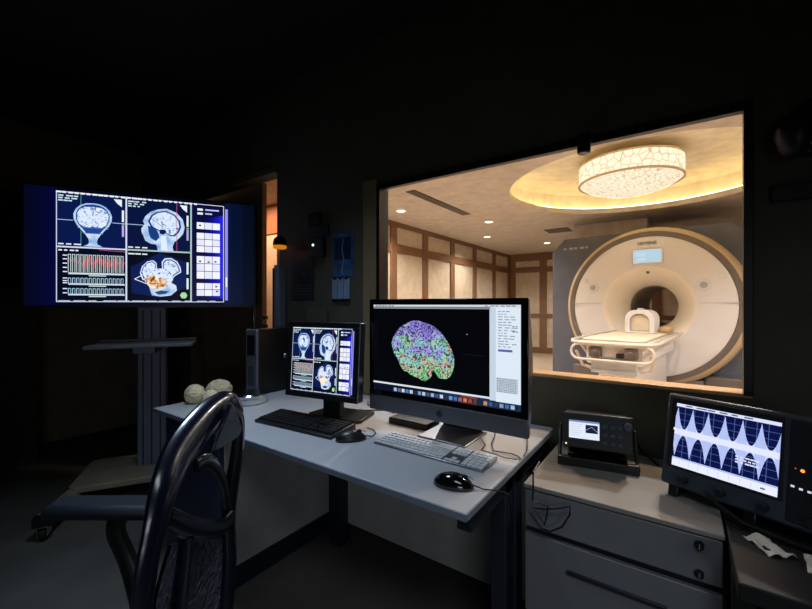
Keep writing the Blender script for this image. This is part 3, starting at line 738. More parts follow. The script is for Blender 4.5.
# ------------------------------------------------------------------ desk
dk = thing('desk', 'long white desk with blue-grey edges and a navy pedestal', 'desk', (-1.242, 1.235, 0))
hx, hy, DT = .827, .395, .74
MB().box(-hx, hx, -hy, hy, DT-.018, DT).build('worktop', M['desktop'], dk, .002)
b = MB(); b.box(-hx-.002, hx+.002, -hy-.004, -hy+.002, DT-.019, DT-.001); b.box(hx-.002, hx+.004, -hy, hy, DT-.019, DT-.001); b.box(-hx-.004, -hx+.002, -hy, hy, DT-.019, DT-.001)
b.build('edge_band', M['deskedge'], dk, .001)
pd = MB().box(-hx+.03, -.335, -hy+.07, hy-.02, .06, DT-.03).build('pedestal', M['deskpanel'], dk, .003)
MB().box(-hx+.028, -.333, -hy+.045, -hy+.07, .06, DT-.03).build('pedestal_front', M['deskfront'], dk, .003)
b = MB(); b.box(-.337, -.325, -hy+.05, hy-.015, .06, .1); b.box(-.337, -.325, hy-.06, hy-.015, .06, DT-.03); b.box(-.337, -.325, -hy+.05, hy-.015, DT-.06, DT-.03)
b.build('panel_frame', M['deskdark'], dk, .002)
MB().box(-hx+.03, -.335, -hy+.09, hy-.03, 0, .06).build('plinth', M['deskdark'], dk)
MB().box(-.24, hx-.06, hy-.14, hy-.12, .1, DT-.03).build('modesty_panel', M['deskpanel'], dk, .002)
MB().box(-.25, -.17, hy-.2, hy-.12, 0, DT-.03).build('leg', M['deskdark'], dk, .003)
for yy in (.01, -.075):
    MB().box(hx-.06, hx-.01, yy-.03, yy+.03, .03, DT-.03).build('leg', M['deskdark'], dk, .004)
MB().box(hx-.065, hx-.005, -hy+.1, hy-.05, 0, .035).build('foot', M['deskdark'], dk, .006)
MB().box(hx-.05, hx-.01, -hy+.05, hy-.05, DT-.075, DT-.019).build('apron', M['deskdark'], dk, .002)

# workstation computer
pc = thing('desktop_computer', 'slim black desktop computer with a silver front on the desk', 'computer', (-1.93, 1.27, .74))
MB().box(-.05, .05, .012, .36, .008, .36).build('case', M['black'], pc, .004)
fr = MB().box(-.05, .05, 0, .014, .008, .36).build('front_panel', M['silver'], pc, .004)
MB().box(-.036, .036, -.003, .001, .22, .33).build('vent', M['black'], fr, .002)
MB().box(-.03, .03, -.002, .001, .05, .16).build('lower_vent', M['scope'], fr, .002)
MB().box(-.04, .04, .03, .33, 0, .008).build('feet', M['blackmatte'], pc)
b = MB(); b.lathe([(.014, .051), (.01, .056)], 14, 'x', (0, .19, .2)); b.build('side_latch', M['alu'], pc)

# small monitor
mL, mR = Vector((-1.366, 1.082)), Vector((-1.043, 1.132)); md_ = (mR-mL).normalized(); ma = math.atan2(md_.y, md_.x)
mo = thing('small_monitor', 'small square monitor with brain scan views in thin black frame', 'monitor', (mL.x, mL.y, .74), ma)
SW, SHH = .327, .272; rx = math.radians(-4)
T = Matrix.Translation((0, 0, .132)) @ Matrix.Rotation(rx, 4, 'X')
MB().box(-.02, SW+.02, .004, .04, -.022, SHH+.022).xf(T).build('housing', M['black'], mo, .006)
MB().box(.04, SW-.04, .04, .09, .04, SHH-.04).xf(T).build('rear_cover', M['black'], mo, .01)
b = MB(); b.box(-.02, SW+.02, -.004, .005, -.022, 0); b.box(-.02, SW+.02, -.004, .005, SHH, SHH+.02); b.box(-.02, 0, -.004, .005, 0, SHH); b.box(SW, SW+.016, -.004, .005, 0, SHH)
b.xf(T).build('bezel', M['black'], mo, .001)
MB().box(SW+.0165, SW+.022, -.004, .035, -.02, SHH+.02).xf(T).build('side_trim', M['alu'], mo, .002)
D = D2(SW, SHH, (4, 6, 34)); scan_screen(D, .02, .015, .98, .985, .0016)
so = D.build(mo, T @ Vector((0, 0, 0)), eps=.0002); so.rotation_euler = (rx, 0, 0)
MB().box(.11, .2, .085, .12, .012, .24).build('neck', M['blackmatte'], mo, .006)
MB().prism([(.04, .075), (.28, .075), (.3, .1), (.28, .24), (.04, .24), (.02, .1)], 0, .014).build('stand_base', M['black'], mo, .004)

# black keyboard
kb = thing('black_keyboard', 'black full-size keyboard in front of the small monitor', 'keyboard', (-1.47, .982, .74), math.radians(4))
kx, ky = .425, .15
MB().prism([(0, 0), (ky, 0), (ky, .024), (0, .012)], 0, kx, 'x').build('case', M['black'], kb, .004)
def key(bb, x0, x1, r, zz=.013, sl=.08, ph=.0205, y0=.018, hgt=.006):
    ya = y0+r*ph; MB().box(x0+.0012, x1-.0012, ya+.001, ya+ph-.002, zz+ya*sl, zz+ya*sl+hgt).build('key', bb[1], bb[0], smooth=False)
def key_rows(bb, x0, zz, sl, ph, y0, hgt, pitch=.019):
    lay = {0: [1.25, 1.25, 1.25, 6.25, 1.25, 1.25, 1.25, 1.25], 1: [2.25]+[1]*10+[2.75], 2: [1.75]+[1]*11+[2.25], 3: [1.5]+[1]*12+[1.5], 4: [1]*13+[2], 5: [1]*15}
    for r, ws in lay.items():
        x = x0
        for w_ in ws: key(bb, x, x+w_*pitch, r, zz, sl, ph, y0, hgt); x += w_*pitch
    for gx, rows in ((x0+15.35*pitch, {0: 3, 1: 0, 2: 0, 3: 3, 4: 3, 5: 3}), (x0+18.65*pitch, {0: 4, 1: 4, 2: 4, 3: 4, 4: 4, 5: 4})):
        for r, k in rows.items():
            for i in range(k): key(bb, gx+i*pitch, gx+(i+1)*pitch, r, zz, sl, ph, y0, hgt)
    key(bb, x0+16.35*pitch, x0+17.35*pitch, 1, zz, sl, ph, y0, hgt)
key_rows((kb, M['keyblack']), .01, .012, .08, .0205, .016, .007, .0178)

def mouse(name, label, loc, rz, m):
    t = thing(name, label, 'mouse', loc, rz)
    o = MB().blob((0, 0, .004), (.057, .032, .034), 24, 12, lambda d: 1 if d.z > -.1 else 1).build('body', m, t)
    for v in o.data.vertices:
        if v.co.z < .002: v.co.z = .002
        if v.co.x > 0: v.co.z *= 1-.25*(v.co.x/.057)**2
    MB().lathe([(.008, -.004), (.01, 0), (.008, .004)], 16, 'y', (.03, 0, .028)).build('wheel', M['blackmatte'], t)
    MB().tube([(.056, .0006, .025), (.04, .0006, .0335), (.01, .0006, .0382)], .0008, 6).build('button_seam', M['blackmatte'], t)
    return t
m1 = mouse('black_mouse', 'black mouse at the right end of the black keyboard', (-.985, 1.055, .74), math.radians(50), M['black'])
MB().tube([(.054, 0, .012), (.08, .01, .004), (.1, .04, .0035), (.1, .08, .0035), (.08, .12, .0035)], .002, 6).build('cable', M['black'], m1)
m2 = mouse('black_mouse', 'black mouse near the front corner in front of white keyboard', (-.505, .948, .74), math.radians(14), M['blackgloss'])
MB().tube([(.054, 0, .012), (.08, .004, .004), (.11, .01, .0035), (.138, .005, .0035), (.145, .0, .002), (.153, -.003, -.03), (.156, -.003, -.2)], .002, 6).build('cable', M['black'], m2)

# all-in-one computer
im = thing('all_in_one_computer', 'large slim all-in-one computer showing a colourful brain', 'computer', (-1.025, 1.207, .74))
IW = .642
MB().prism([(.0, .0), (.0, .44), (.012, .44), (.04, .3), (.05, .2), (.04, .1), (.012, .0)], .0, IW, 'x').xf(Matrix.Translation((0, .004, .078))).build('rear_shell', M['alu'], im, .004)
MB().box(0, IW, -.001, .006, .138, .518).build('front_glass', M['blackgloss'], im, .002)
cn = MB().box(0, IW, -.001, .008, .078, .138).build('chin', M['chin'], im, .003)
# fruit-shaped emblem on the chin
def emblem():
    b = MB(); N_ = 36; pts = []
    for k in range(N_):
        a = 2*PI*k/N_; r = .0125*(1-.1*max(0, math.sin(a))**8-.08*max(0, -math.sin(a))**10)
        x, z = r*math.cos(a)*.95, r*math.sin(a)
        dx, dz = x-.0145, z-.001
        if dx*dx+dz*dz < .0052**2:
            l = math.hypot(dx, dz) or 1; x, z = .0145+dx/l*.0052, .001+dz/l*.0052
        pts.append((x, z))
    b.prism(pts, -.0018, -.0008, 'y')
    b.prism([(.0005, .0135), (.002, .017), (.006, .0195), (.0055, .0165), (.003, .014)], -.0018, -.0008, 'y')
    return b
emblem().xf(Matrix.Translation((IW/2+.004, 0, .107))).build('emblem', M['blackgloss'], cn)
DW, DH = .597, .336; ox, oz = (IW-DW)/2, .518-.025-DH+.003
D = D2(DW, DH, (3, 4, 8))
D.rect(0, 0, 1, .042, (214, 220, 228), 1); D.rect(0, .02, .83, .04, (120, 124, 132), 2); D.dashes(.02, .18, .006, .012, (120, 120, 130), 3, 6); D.dashes(.8, .98, .006, .012, (150, 150, 160), 3, 6)
D.rect(0, .042, .826, .9, (2, 2, 5), 1)
D.rect(0, .9, .826, .92, (222, 228, 236), 2)
D.rect(.826, .03, .862, .93, (196, 212, 226), 2); D.rect(.862, .03, 1, .935, (222, 234, 246), 2)
for k in range(14): D.dashes(.875, .9+random.uniform(.02, .09), .06+.026*k, .008, (120, 140, 165), 3, 3)
D.rect(.875, .428, .955, .45, (84, 96, 170), 4); D.rect(.865, .7, .985, .84, (186, 200, 212), 3)
for k in range(9): D.dashes(.868, .98, .707+.0155*k, .006, (126, 140, 156), 4, 9)
D.dashes(.955, .99, .2, .01, (90, 110, 150), 4, 2); D.dashes(.955, .99, .25, .01, (90, 110, 150), 4, 2)
# desktop picture and dock
for k in range(20):
    t = k/19; c0 = (10, 14, 34) if t < .5 else ((120, 60, 46) if .64 < t < .76 else (20, 48, 86))
    D.rect(.05*k, .92, .05*k+.05, 1, c0, 1)
D.rect(.16, .945, .985, .995, (30, 34, 54), 2)
pal = [(170, 195, 230), (90, 110, 150), (210, 215, 225), (80, 130, 190), (200, 205, 215), (30, 40, 60), (120, 160, 210), (190, 200, 210), (70, 90, 130), (150, 180, 215), (60, 80, 140), (205, 210, 220), (40, 50, 70), (110, 150, 210), (60, 110, 190), (180, 90, 70), (220, 120, 80), (150, 70, 60), (90, 60, 60), (30, 40, 60), (200, 140, 100), (60, 90, 140), (40, 60, 90), (120, 160, 190), (70, 110, 160), (160, 190, 210)]
for k, c in enumerate(pal): D.rect(.17+.031*k, .95, .17+.031*k+.022, .988, c, 3)
brain = [(108,160),(113,144),(121,129),(132,115),(145,105),(160,97),(175,91),(190,91),(206,95),(222,99),(236,106),(250,117),(263,131),(273,146),(281,160),(287,175),(291,192),(291,210),(287,228),(280,241),(271,249),(258,250),(248,248),(243,239),(237,231),(231,236),(229,247),(222,255),(212,263),(202,262),(192,257),(178,253),(165,248),(157,241),(149,241),(141,234),(134,222),(127,206),(117,194),(111,178)]
D.poly([(.152+(x-108)/183*.455, .175+(y-91)/172*.655) for x, y in brain], brain_glow(), 3)
D.ell(.69, .3, .004, .007, (130, 136, 150), 3, 10); D.rect(.66, .5, .8, .508, (14, 18, 34), 3)
D.build(im, (ox, -.0012, oz), eps=.0001)
MB().box(IW/2-.1, IW/2+.1, .012, .2, 0, .008).build('stand_foot', M['alu'], im, .003)
MB().prism([(.19, .006), (.2, .006), (.2, .02), (.075, .3), (.055, .3), (.055, .28), (.17, .03)], IW/2-.09, IW/2+.09, 'x').build('stand_neck', M['alu'], im, .004)
# cables at its right end
MB().tube([(.447, .22, .05), (.46, .18, .006), (.484, .09, .0055), (.515, .035, .0055), (.575, .045, .0055), (.6, .035, .0055), (.612, .02, .0045)], .0022, 6).build('cable', M['black'], im)
MB().tube([(.4, .16, .008), (.47, .07, .0055), (.476, .02, .0055), (.51, .012, .0055), (.57, .0, .0055), (.605, .008, .0055)], .0018, 6).build('cable', M['black'], im)
MB().tube([(.56, .24, .01), (.585, .17, .0055), (.606, .1, .0055), (.612, .05, .0055)], .0018, 6).build('cable', M['black'], im)

ed = tag(MB().box(-1.0, -.81, 1.3, 1.4, .74, .765).build('external_drive', M['black'], bevel=.004), 'flat black box lying on the desk behind the all-in-one computer', 'drive')
wk = thing('white_keyboard', 'slim aluminium keyboard with white keys before the big computer', 'keyboard', (-.895, 1.075, .74), math.radians(-.5))
MB().prism([(0, .001), (.115, .001), (.115, .013), (0, .006)], 0, .42, 'x').build('case', M['alu'], wk, .002)
key_rows((wk, M['key']), .004, .0062, .061, .0183, .004, .0028, .0182)

# plaster brains, tin
from mathutils import noise as mnoise
def gyri(seed):
    return lambda d: 1+.045*math.sin(14*mnoise.noise(d*1.8+Vector((seed, 0, 0))))+.03*mnoise.noise(d*7+Vector((0, seed, 0)))
for k, (x, y, z, r, lab) in enumerate(((-2.0, 1.0, .74, (.05, .046, .048), 'cream plaster brain model at the left end of the desk'), (-1.88, 1.015, .74, (.042, .04, .04), 'cream plaster brain model nearest the chair on the desk'), (-1.985, 1.12, .74, (.064, .05, .052), 'cream plaster brain model at the back of the three'))):
    b = MB().blob((0, 0, r[2]*.94), r, 44, 30, gyri(3+k*5)); o = b.build('brain_model', M['cream'], rot=(0, 0, .4*k)); o.location = (x, y, z)
    for v in o.data.vertices:
        if v.co.z < .003: v.co.z = .0
    tag(o, lab, 'model', 'plaster brain models')
tn = thing('round_tin', 'low round silver tin with a bright rim on the desk', 'tin', (-1.785, 1.165, .74))
MB().lathe([(.078, 0), (.084, .006), (.084, .034), (.082, .037)], 44).build('body', M['ltgrey'], tn, smooth=True)
MB().lathe([(.086, .034), (.087, .045), (.08, .052), (.066, .053), (.05, .049), (.004, .049)], 44, cap=True).build('lid', M['chrome'], tn)

# ------------------------------------------------------------------ right side
cbn = thing('drawer_cabinet', 'grey metal drawer cabinet below the window at the desk end', 'cabinet', (-.385, 1.2, 0))
cw, cd, chh = .47, .44, .693
MB().box(0, cw, 0, cd, .04, chh-.012).build('carcass', M['deskdark'], cbn, .002)
MB().box(-.004, cw+.004, -.02, cd, chh-.014, chh).build('top', M['cabtop'], cbn, .003)
MB().box(.02, cw-.02, .03, cd-.02, 0, .04).build('plinth', M['blackmatte'], cbn)
for k, (z0, z1) in enumerate(((.565, .676), (.31, .545), (.05, .295))):
    d = MB().box(.0, cw, -.018, 0, z0, z1).build('drawer', M['cab'], cbn, .003)
    if k == 0:
        for z in (.655, .585):
            lk = MB().lathe([(.004, -.026), (.0095, -.0255), (.0105, -.017)], 20, 'y', (cw-.045, 0, z)).build('lock' if z > .6 else 'knob', M['black'], d)
            MB().box(cw-.0462, cw-.0438, -.0285, -.0255, z-.006, z+.006).build('key_slot', M['chrome'], lk)
    else:
        zc_ = z1-.075
        MB().box(.12, .36, -.024, -.016, zc_-.006, zc_+.006).build('handle', M['deskdark'], d, .002)

fg = thing('function_generator', 'black bench generator with a lit display on its bail handle', 'instrument', (-.33, 1.39, .693), math.radians(11))
Tg = Matrix.Translation((0, .0, .115)) @ Matrix.Rotation(math.radians(-10), 4, 'X')
MB().box(.012, .212, .012, .2, -.045, .06).xf(Tg).build('case', M['black'], fg, .006)
fp = MB().box(.008, .216, .0, .014, -.05, .065).xf(Tg).build('front_panel', M['scopedark'], fg, .005)
D = D2(.092, .058, (228, 236, 250)); D.rect(0, 0, 1, .1, (120, 140, 190), 1); D.rect(.55, .2, .95, .65, (14, 22, 50), 1)
for k in range(6): D.rect(.05, .2+.12*k, .45-.05*(k % 3), .23+.12*k, (190, 205, 230), 1)
D.line((.56, .5), (.75, .3), .0012, (160, 190, 240), 2); D.line((.75, .3), (.94, .55), .0012, (160, 190, 240), 2)
so = D.build(fp, Tg @ Vector((.026, -.001, -.018)), eps=.0002); so.rotation_euler = (math.radians(-10), 0, 0)
for r_ in range(3):
    for c_ in range(3): MB().box(.128+.022*c_, .142+.022*c_, -.004, .001, -.03+.026*r_, -.018+.026*r_).xf(Tg).build('button', M['scope'], fp, .001)
MB().lathe([(.012, -.014), (.014, .0)], 20, 'y', (.2, 0, .035)).xf(Tg).build('dial', M['scope'], fp)
MB().lathe([(.0005, -.003), (.003, -.002)], 10, 'y', (.017, 0, -.038)).xf(Tg).build('power_light', emit((250, 240, 180), 1.2), fp)
b = MB()
for sx in (-.004, .228): b.tube([(sx, .09, .115), (sx, .06, .07), (sx, .02, .02), (sx, .01, .012)], .011, 8, flat=(1, .5))
b.box(-.01, .234, -.002, .02, .0, .03)
b.build('bail_handle', M['black'], fg, .003)
b = MB(); b.box(.02, .205, .06, .19, .0, .025); b.build('rear_foot', M['black'], fg, .004)
MB().tube([(.2, .2, .09), (.235, .24, .05), (.27, .2, .012), (.3, .12, .003)], .003, 6).build('cable', M['black'], fg)

tr_ = thing('equipment_trolley', 'black trolley under the right end of the oscilloscope', 'trolley', (.095, 1.0, 0))
MB().box(0, .62, 0, .64, .655, .692).build('shelf', M['blackmatte'], tr_, .004)
MB().box(0, .62, .1, .64, .5, .52).build('shelf', M['blackmatte'], tr_, .004)
MB().box(0, .62, .1, .64, .1, .12).build('shelf', M['blackmatte'], tr_, .004)
for x in (0, .58):
    for y in (0.1, .6): MB().box(x, x+.04, y, y+.04, .04, .655).build('post', M['blackmatte'], tr_, .003)
for x in (.02, .6):
    for y in (.12, .62):
        MB().lathe([(.02, -.012), (.02, .012)], 18, 'x', (x, y, .02)).build('wheel', M['black'], tr_)
sh = thing('oscilloscope', 'grey oscilloscope showing a blue pulsing waveform', 'oscilloscope', (-.046, 1.350, .6945), math.radians(-23.3))
Ts = Matrix.Translation((0, 0, .03)) @ Matrix.Rotation(math.radians(-11.2), 4, 'X')
OW, OH = .44, .257
MB().box(.006, OW-.006, .012, .13, .004, OH-.004).xf(Ts).build('case', M['scope'], sh, .01)
fp = MB().box(0, OW, 0, .016, 0, OH).xf(Ts).build('front_panel', M['scope'], sh, .008)
MB().box(.268, OW-.01, -.002, .004, .012, OH-.012).xf(Ts).build('control_panel', M['scopedark'], sh, .002)
MB().box(.012, .262, -.0015, .004, .05, OH-.01).xf(Ts).build('screen_frame', M['scopedark'], sh, .002)
D = D2(.226, .174, (10, 18, 70))
D.rect(0, 0, 1, .05, (222, 228, 255), 3); D.rect(0, .885, 1, 1, (236, 240, 255), 3); D.rect(0, .86, 1, .885, (180, 195, 250), 3)
for k in range(1, 10): D.rect(k/10-.0025, .05, k/10+.0025, .87, (84, 104, 170), 1)
for k in range(1, 8): D.rect(0, .05+.82*k/8-.003, 1, .05+.82*k/8+.003, (84, 104, 170), 1)
mid = .455
pk = [.02, .182, .345, .51, .675, .84, 1.01]
def env(x):
    d = min(abs(x-p) for p in pk)/.0825
    return .05+.35*(1-min(1, d))**2.1
NN = 220
for i in range(NN):
    x0, x1 = i/NN, (i+1)/NN; xm = (x0+x1)/2; e0, e1 = env(x0), env(x1)
    tall = env(xm) > .12
    col = (206, 216, 255) if not tall else ((150, 172, 240) if i % 2 else (206, 218, 255))
    D.poly([(x0, mid-e0), (x1, mid-e1), (x1, mid+e1), (x0, mid+e0)], col, 2)
D.rect(0, mid-.045, 1, mid+.045, (228, 234, 255), 4)
for k in range(3): D.dashes(.63, .85-.03*(k % 2), .59+.04*k, .02, (225, 232, 255), 5, 5)
D.dashes(.1, .8, .015, .018, (60, 70, 120), 4, 6); D.rect(.86, .935, .9, .955, (40, 50, 110), 4); D.rect(-.012, .4, .015, .44, WHT, 5)
for k in range(9): D.rect(.08+.1*k, .9, .084+.1*k, .98, (190, 198, 235), 4)
so = D.build(sh, Ts @ Vector((.027, -.0018, .057)), eps=.0002); so.rotation_euler = (math.radians(-11.2), 0, 0)
for r_ in range(3):
    for c_ in range(2):
        MB().lathe([(.012, -.02), (.014, -.002)], 20, 'y', (.33+.06*c_, 0, .085+.065*r_)).xf(Ts).build('dial', M['black'], sh)
for x, z, s_ in ((.278, .093, .005), (.292, .091, .004), (.306, .09, .005)): MB().box(x-.003, x+.003, -.004, 0, z-.0022, z+.0022).xf(Ts).build('button_light', emit((235, 240, 255), .8), sh)
MB().lathe([(.001, -.006), (.0036, -.004), (.004, -.001)], 14, 'y', (.293, 0, .132)).xf(Ts).build('orange_light', emit((255, 150, 60), 1.6), sh)
MB().lathe([(.001, -.004), (.0018, -.001)], 12, 'y', (.281, 0, .134)).xf(Ts).build('orange_light', emit((210, 110, 40), .8), sh)
for k in range(4): MB().lathe([(.009, -.022), (.011, -.001)], 16, 'y', (.06+.085*k, 0, .026)).xf(Ts).build('connector', M['scopedark'], sh)
for x in (.02, .19): MB().prism([(.005, -.0285), (.09, -.0117), (.09, .008), (.005, .008)], x, x+.026, 'x').xf(Ts).build('foot', M['black'], sh, .004)
MB().prism([(.005, -.0285), (.09, -.0117), (.09, .008), (.005, .008)], .39, .42, 'x').xf(Ts).build('foot', M['black'], sh, .004)
MB().tube([(.12, -.01, .05), (.15, -.03, .035), (.2, -.03, .012), (.28, -.02, .005), (.36, -.02, .006), (.44, -.02, .005)], .005, 8).build('probe_cable', M['black'], sh)
for k, (x, y, r_, lab) in enumerate(((.165, 1.185, .5, 'left crumpled sheet of paper in front of the oscilloscope'), (.245, 1.15, -.1, 'right crumpled sheet of paper in front of the oscilloscope'))):
    bm = bmesh.new(); bmesh.ops.create_grid(bm, x_segments=8, y_segments=8, size=.5)
    for v in bm.verts: v.co = Vector((v.co.x*.055, v.co.y*.075, .008+.012*mnoise.noise(v.co*3+Vector((k*5, 0, 0)))))
    bmesh.ops.solidify(bm, geom=bm.faces[:], thickness=.002)
    me = bpy.data.meshes.new('paper'); bm.to_mesh(me); bm.free(); me.materials.append(M['paper'])
    o = bpy.data.objects.new('paper_sheet', me); C.objects.link(o); o.location = (x, y, .688); o.rotation_euler = (0, 0, r_); tag(o, lab, 'paper', 'papers in front of the oscilloscope')
tag(MB().tube([(-1.22, 1.36, .75), (-1.21, 1.37, .746), (-1.2, 1.38, .744), (-1.12, 1.44, .744), (-1.06, 1.42, .744), (-1.1, 1.47, .744), (-1.18, 1.5, .744), (-1.25, 1.46, .744), (-1.3, 1.52, .744)], .003, 6).build('monitor_cable', M['black']), 'black cable lying in a loop behind the small monitor', 'cable')
# loose cable hanging between desk and cabinet
cab = MB().tube([(-.36, 1.245, .742), (-.358, 1.175, .735), (-.35, 1.15, .69), (-.353, 1.15, .66), (-.331, 1.15, .661), (-.308, 1.15, .66), (-.311, 1.15, .632), (-.318, 1.152, .602), (-.336, 1.155, .619), (-.354, 1.16, .636), (-.316, 1.158, .644), (-.275, 1.155, .66), (-.25, 1.155, .674), (-.249, 1.152, .652), (-.27, 1.15, .611), (-.302, 1.15, .588), (-.33, 1.152, .588), (-.362, 1.158, .62)], .0028, 6).build('loose_cable', M['black'])
tag(cab, 'thin black cable looped in front of the grey drawer cabinet', 'cable')

# ------------------------------------------------------------------ office chair (turned left, its back to the lens)
ca = math.radians(215)
oc = thing('office_chair', 'glossy blue-black office chair with an open looped back', 'chair', (-.83, .46, 0), ca)
# chair axes: +x forward, +y its left
def camloc(X, d, h):
    u = .8192*X-.5736*d; v = .5736*X+.8192*d
    dx, dy = u+.83, v-.46
    return Vector((dx*math.cos(ca)+dy*math.sin(ca), -dx*math.sin(ca)+dy*math.cos(ca), h))
def px(x, y, d): return camloc((x-406)/390*d, d, 1.237-(y-304.5)/390*d)
def smooth(pts, n=6):
    out = []; k = len(pts)
    for i in range(k-1):
        p0, p1, p2, p3 = pts[max(i-1, 0)], pts[i], pts[i+1], pts[min(i+2, k-1)]
        for j in range(n):
            t = j/n; out.append(.5*((2*p1)+(p2-p0)*t+(2*p0-5*p1+4*p2-p3)*t*t+(3*p1-p0-3*p2+p3)*t*t*t))
    out.append(pts[-1]); return out
def lerp(a, k): return [a[min(int(i*len(a)/k), len(a)-1)] for i in range(k)]
near = [px(237, 415, .93), px(228, 404, .9), px(214, 411, .86), px(196, 430, .8), px(178, 455, .74), px(166, 485, .69), px(157, 520, .66), px(148, 560, .64), px(142, 605, .63), px(138, 660, .63)]
sn_ = smooth(near)
rad = [.017+.013*math.sin(PI*min(1, i/len(sn_)*1.4)) for i in range(len(sn_))]
MB().tube(sn_, rad, 14, flat=(1.25, .8)).build('near_frame', M['chairgloss'], oc)
far = [px(228, 402, .9), px(237, 412, .94), px(239, 430, .98), px(236, 460, 1.0), px(231, 490, 1.0), px(228, 520, 1.0), px(229, 560, 1.0), px(226, 610, .98), px(222, 660, .97)]
sf = smooth(far)
MB().tube(sf, [.012+.01*min(1, i/len(sf)*2) for i in range(len(sf))], 14, flat=(1.0, .8)).build('far_frame', M['chairgloss'], oc)
# twisted gusset between the two sides
b = MB(); q = [px(233, 403, .86), px(243, 428, .9), px(239, 437, .89), px(226, 446, .85), px(212, 453, .8), px(222, 430, .82)]
q2 = [p+Vector((.012, 0, 0)) for p in q]
va = b._v(q); vb = b._v(q2)
b.bm.faces.new(va); b.bm.faces.new(vb[::-1])
for i in range(6): b.bm.faces.new((va[i], va[(i+1) % 6], vb[(i+1) % 6], vb[i]))
b.build('gusset', M['chairgloss'], oc, .003)
MB().tube(smooth([px(196, 466, .78), px(208, 460, .82), px(218, 470, .88), px(225, 486, .94), px(227, 505, .97)]), .011, 12, flat=(1.3, .6)).build('inner_rail', M['chairgloss'], oc)
MB().tube(smooth([px(166, 516, .68), px(175, 520, .72), px(190, 526, .78), px(208, 529, .85), px(222, 527, .93), px(231, 516, .99)]), [.016]*31, 12, flat=(1.2, .7)).build('lumbar_bar', M['chairgloss'], oc)
# crinkled lower mesh panel
L_ = smooth([px(172, 545, .68), px(164, 570, .66), px(156, 605, .65), px(152, 660, .645)], 6); R_ = smooth([px(222, 540, .96), px(222, 570, .97), px(219, 605, .96), px(214, 660, .95)], 6)
bm = MB(); rows = []
for a_, c_ in zip(L_, R_):
    rows.append(bm._v([a_.lerp(c_, k/14)+Vector((.03*math.sin(PI*k/14), 0, 0)) for k in range(15)]))
rows2 = []
for a_, c_ in zip(L_, R_):
    rows2.append(bm._v([a_.lerp(c_, k/14)+Vector((.03*math.sin(PI*k/14)+.006, 0, 0)) for k in range(15)]))
for S in (rows, rows2):
    for A, B in zip(S, S[1:]):
        for k in range(14): bm.bm.faces.new((A[k], A[k+1], B[k+1], B[k]))
for k in range(14):
    bm.bm.faces.new((rows[0][k], rows[0][k+1], rows2[0][k+1], rows2[0][k])); bm.bm.faces.new((rows[-1][k], rows[-1][k+1], rows2[-1][k+1], rows2[-1][k]))
bm.build('back_mesh', M['crinkle'], oc)
# a stem up the middle of the lower back, seat, arms, base
cxl = camloc(-.5, .82, 0)
MB().tube(smooth([px(186, 536, .78), px(184, 560, .78), px(180, 600, .78), px(176, 660, .8)]), .016, 10, flat=(1, .6)).build('back_stem', M['chairgloss'], oc)
cy_ = cxl.y
st_ = MB(); st_.box(cxl.x+.02, cxl.x+.5, cy_-.19, cy_+.19, .385, .435); st_.build('seat', M['chairseat'], oc, .03)
MB().box(cxl.x+.1, cxl.x+.36, cy_-.12, cy_+.12, .32, .385).build('mechanism', M['black'], oc, .01)
MB().box(cxl.x-.03, cxl.x+.12, cy_-.13, cy_+.13, .36, .395).tube([(cxl.x-.0, cy_, .38), (cxl.x-.06, cy_, .42), (cxl.x-.05, cy_, .5)], .03, 10).build('back_bracket', M['black'], oc, .006)
for s_ in (-1, 1):
    dd = cy_+s_*.27
    pd_ = MB(); pd_.box(cxl.x+.19, cxl.x+.49, dd-.045, dd+.045, .65, .69); ao = pd_.build('armrest', M['chairseat'], oc, .018)
    MB().tube(smooth([Vector((cxl.x+.3, dd, .65)), Vector((cxl.x+.31, dd, .6)), Vector((cxl.x+.27, dd, .5)), Vector((cxl.x+.2, dd-s_*.06, .39)), Vector((cxl.x+.2, dd-s_*.16, .375))]), .026, 10, flat=(1, .7)).build('arm_post', M['black'], oc)
gx = cxl.x+.23
MB().cyl((gx, cy_, .1), (gx, cy_, .34), .025).build('gas_column', M['black'], oc)
for k in range(5):
    a = 2*PI*k/5+.3; e = Vector((gx+.3*math.cos(a), cy_+.3*math.sin(a), .075))
    MB().tube([(gx, cy_, .11), (gx+.15*math.cos(a), cy_+.15*math.sin(a), .1), tuple(e)], [.03, .024, .016], 10).build('base_arm', M['black'], oc)
    MB().lathe([(.02, -.022), (.027, -.018), (.027, .018), (.02, .022)], 18, 'x', (e.x, e.y, .027)).build('caster', M['blackmatte'], oc)

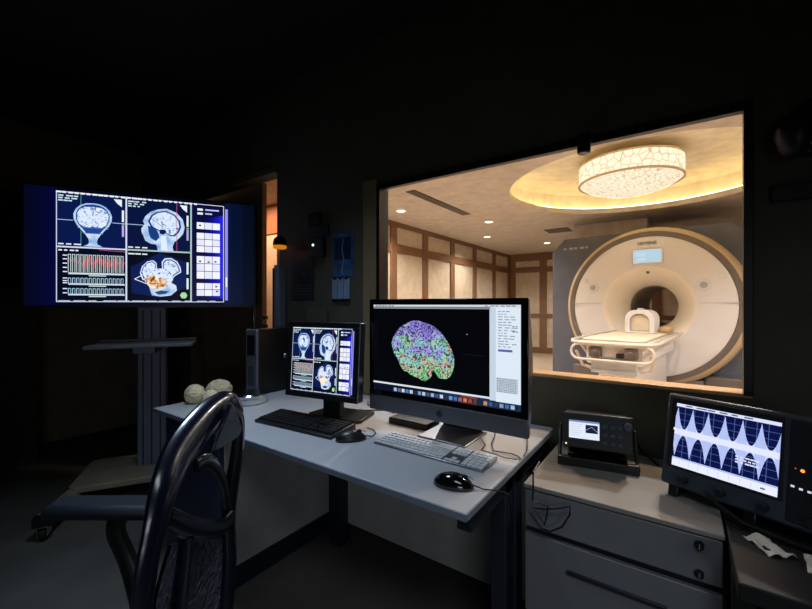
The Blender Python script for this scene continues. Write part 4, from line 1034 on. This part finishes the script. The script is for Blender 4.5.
# ------------------------------------------------------------------ lights of the place, and added fill lights
def light(name, kind, loc, power, col, rot=(0, 0, 0), **kw):
    l = bpy.data.lights.new(name, kind); l.energy = power; l.color = col
    for k, v in kw.items(): setattr(l, k, v)
    o = bpy.data.objects.new(name, l); C.objects.link(o); o.location = loc; o.rotation_euler = rot
    return o
warm = (1, .91, .8)
for x, y in ((-3.2, 4.45), (-2.48, 5.84), (-3.06, 7.12), (-2.31, 8.55)):
    light('scan_room_spot', 'SPOT', (x, y, SH-.012), 165, warm, spot_size=2.5, spot_blend=.8, shadow_soft_size=.05)
for x, y, e in ((1.6, 4.2, 250), (-1.9, 3.4, 270), (0.1, 3.0, 215)):  # added fill spots without fixtures, brightening the scanner and its room
    light('scan_room_spot', 'SPOT', (x, y, SH-.012), e, (1, .97, .95), spot_size=2.6, spot_blend=.8, shadow_soft_size=.06)
for x, y, e in ((1.2, 2.35, 130), (-1.2, 2.35, 80), (.2, 2.3, 110)):  # added spots without fixtures, sending warm spill through the window onto the desk
    light('scan_room_spot', 'SPOT', (x, y, SH-.012), e, (1, .72, .47), spot_size=2.0, spot_blend=.6, shadow_soft_size=.06)
light('corridor_lamp', 'AREA', (-3.6, 2.15, 2.28), 14, (1, .74, .54), size=.4)
light('control_spot', 'AREA', (-1.35, .75, CH-.03), 6, (.58, .76, 1.0), shape='DISK', size=.35, spread=1.5)
light('off_frame_fill', 'AREA', (1.2, -1.4, 1.15), 1.9, (.84, .92, 1.0), rot=(math.radians(72), 0, math.radians(42)), shape='RECTANGLE', size=.9, size_y=.5, spread=1.5)  # added soft fill behind the camera for desk underside and chair, no real lamp
light('control_room_fill', 'AREA', (.5, -.5, CH-.03), 10, (.82, .93, 1.0), shape='RECTANGLE', size=1.2, size_y=.6, spread=2.2)  # added broad dim fill, stands in for ambient light in the control room

w = bpy.data.worlds.new('world'); bpy.context.scene.world = w; w.use_nodes = True
w.node_tree.nodes['Background'].inputs[0].default_value = (.0, .0, .0, 1)

# ------------------------------------------------------------------ camera
cam = bpy.data.cameras.new('camera'); cam.sensor_width = 36; cam.lens = 36*390/812; cam.clip_start = .02
co = bpy.data.objects.new('camera', cam); C.objects.link(co)
co.location = (0, 0, 1.237); co.rotation_euler = (PI/2, 0, math.radians(35))
sc = bpy.context.scene; sc.camera = co
sc.view_settings.view_transform = 'Standard'; sc.view_settings.look = 'None'; sc.view_settings.gamma = 1; sc.view_settings.exposure = 0
sc.view_settings.use_curve_mapping = False
sc.cycles.use_denoising = True; sc.cycles.max_bounces = 6; sc.cycles.sample_clamp_indirect = 4
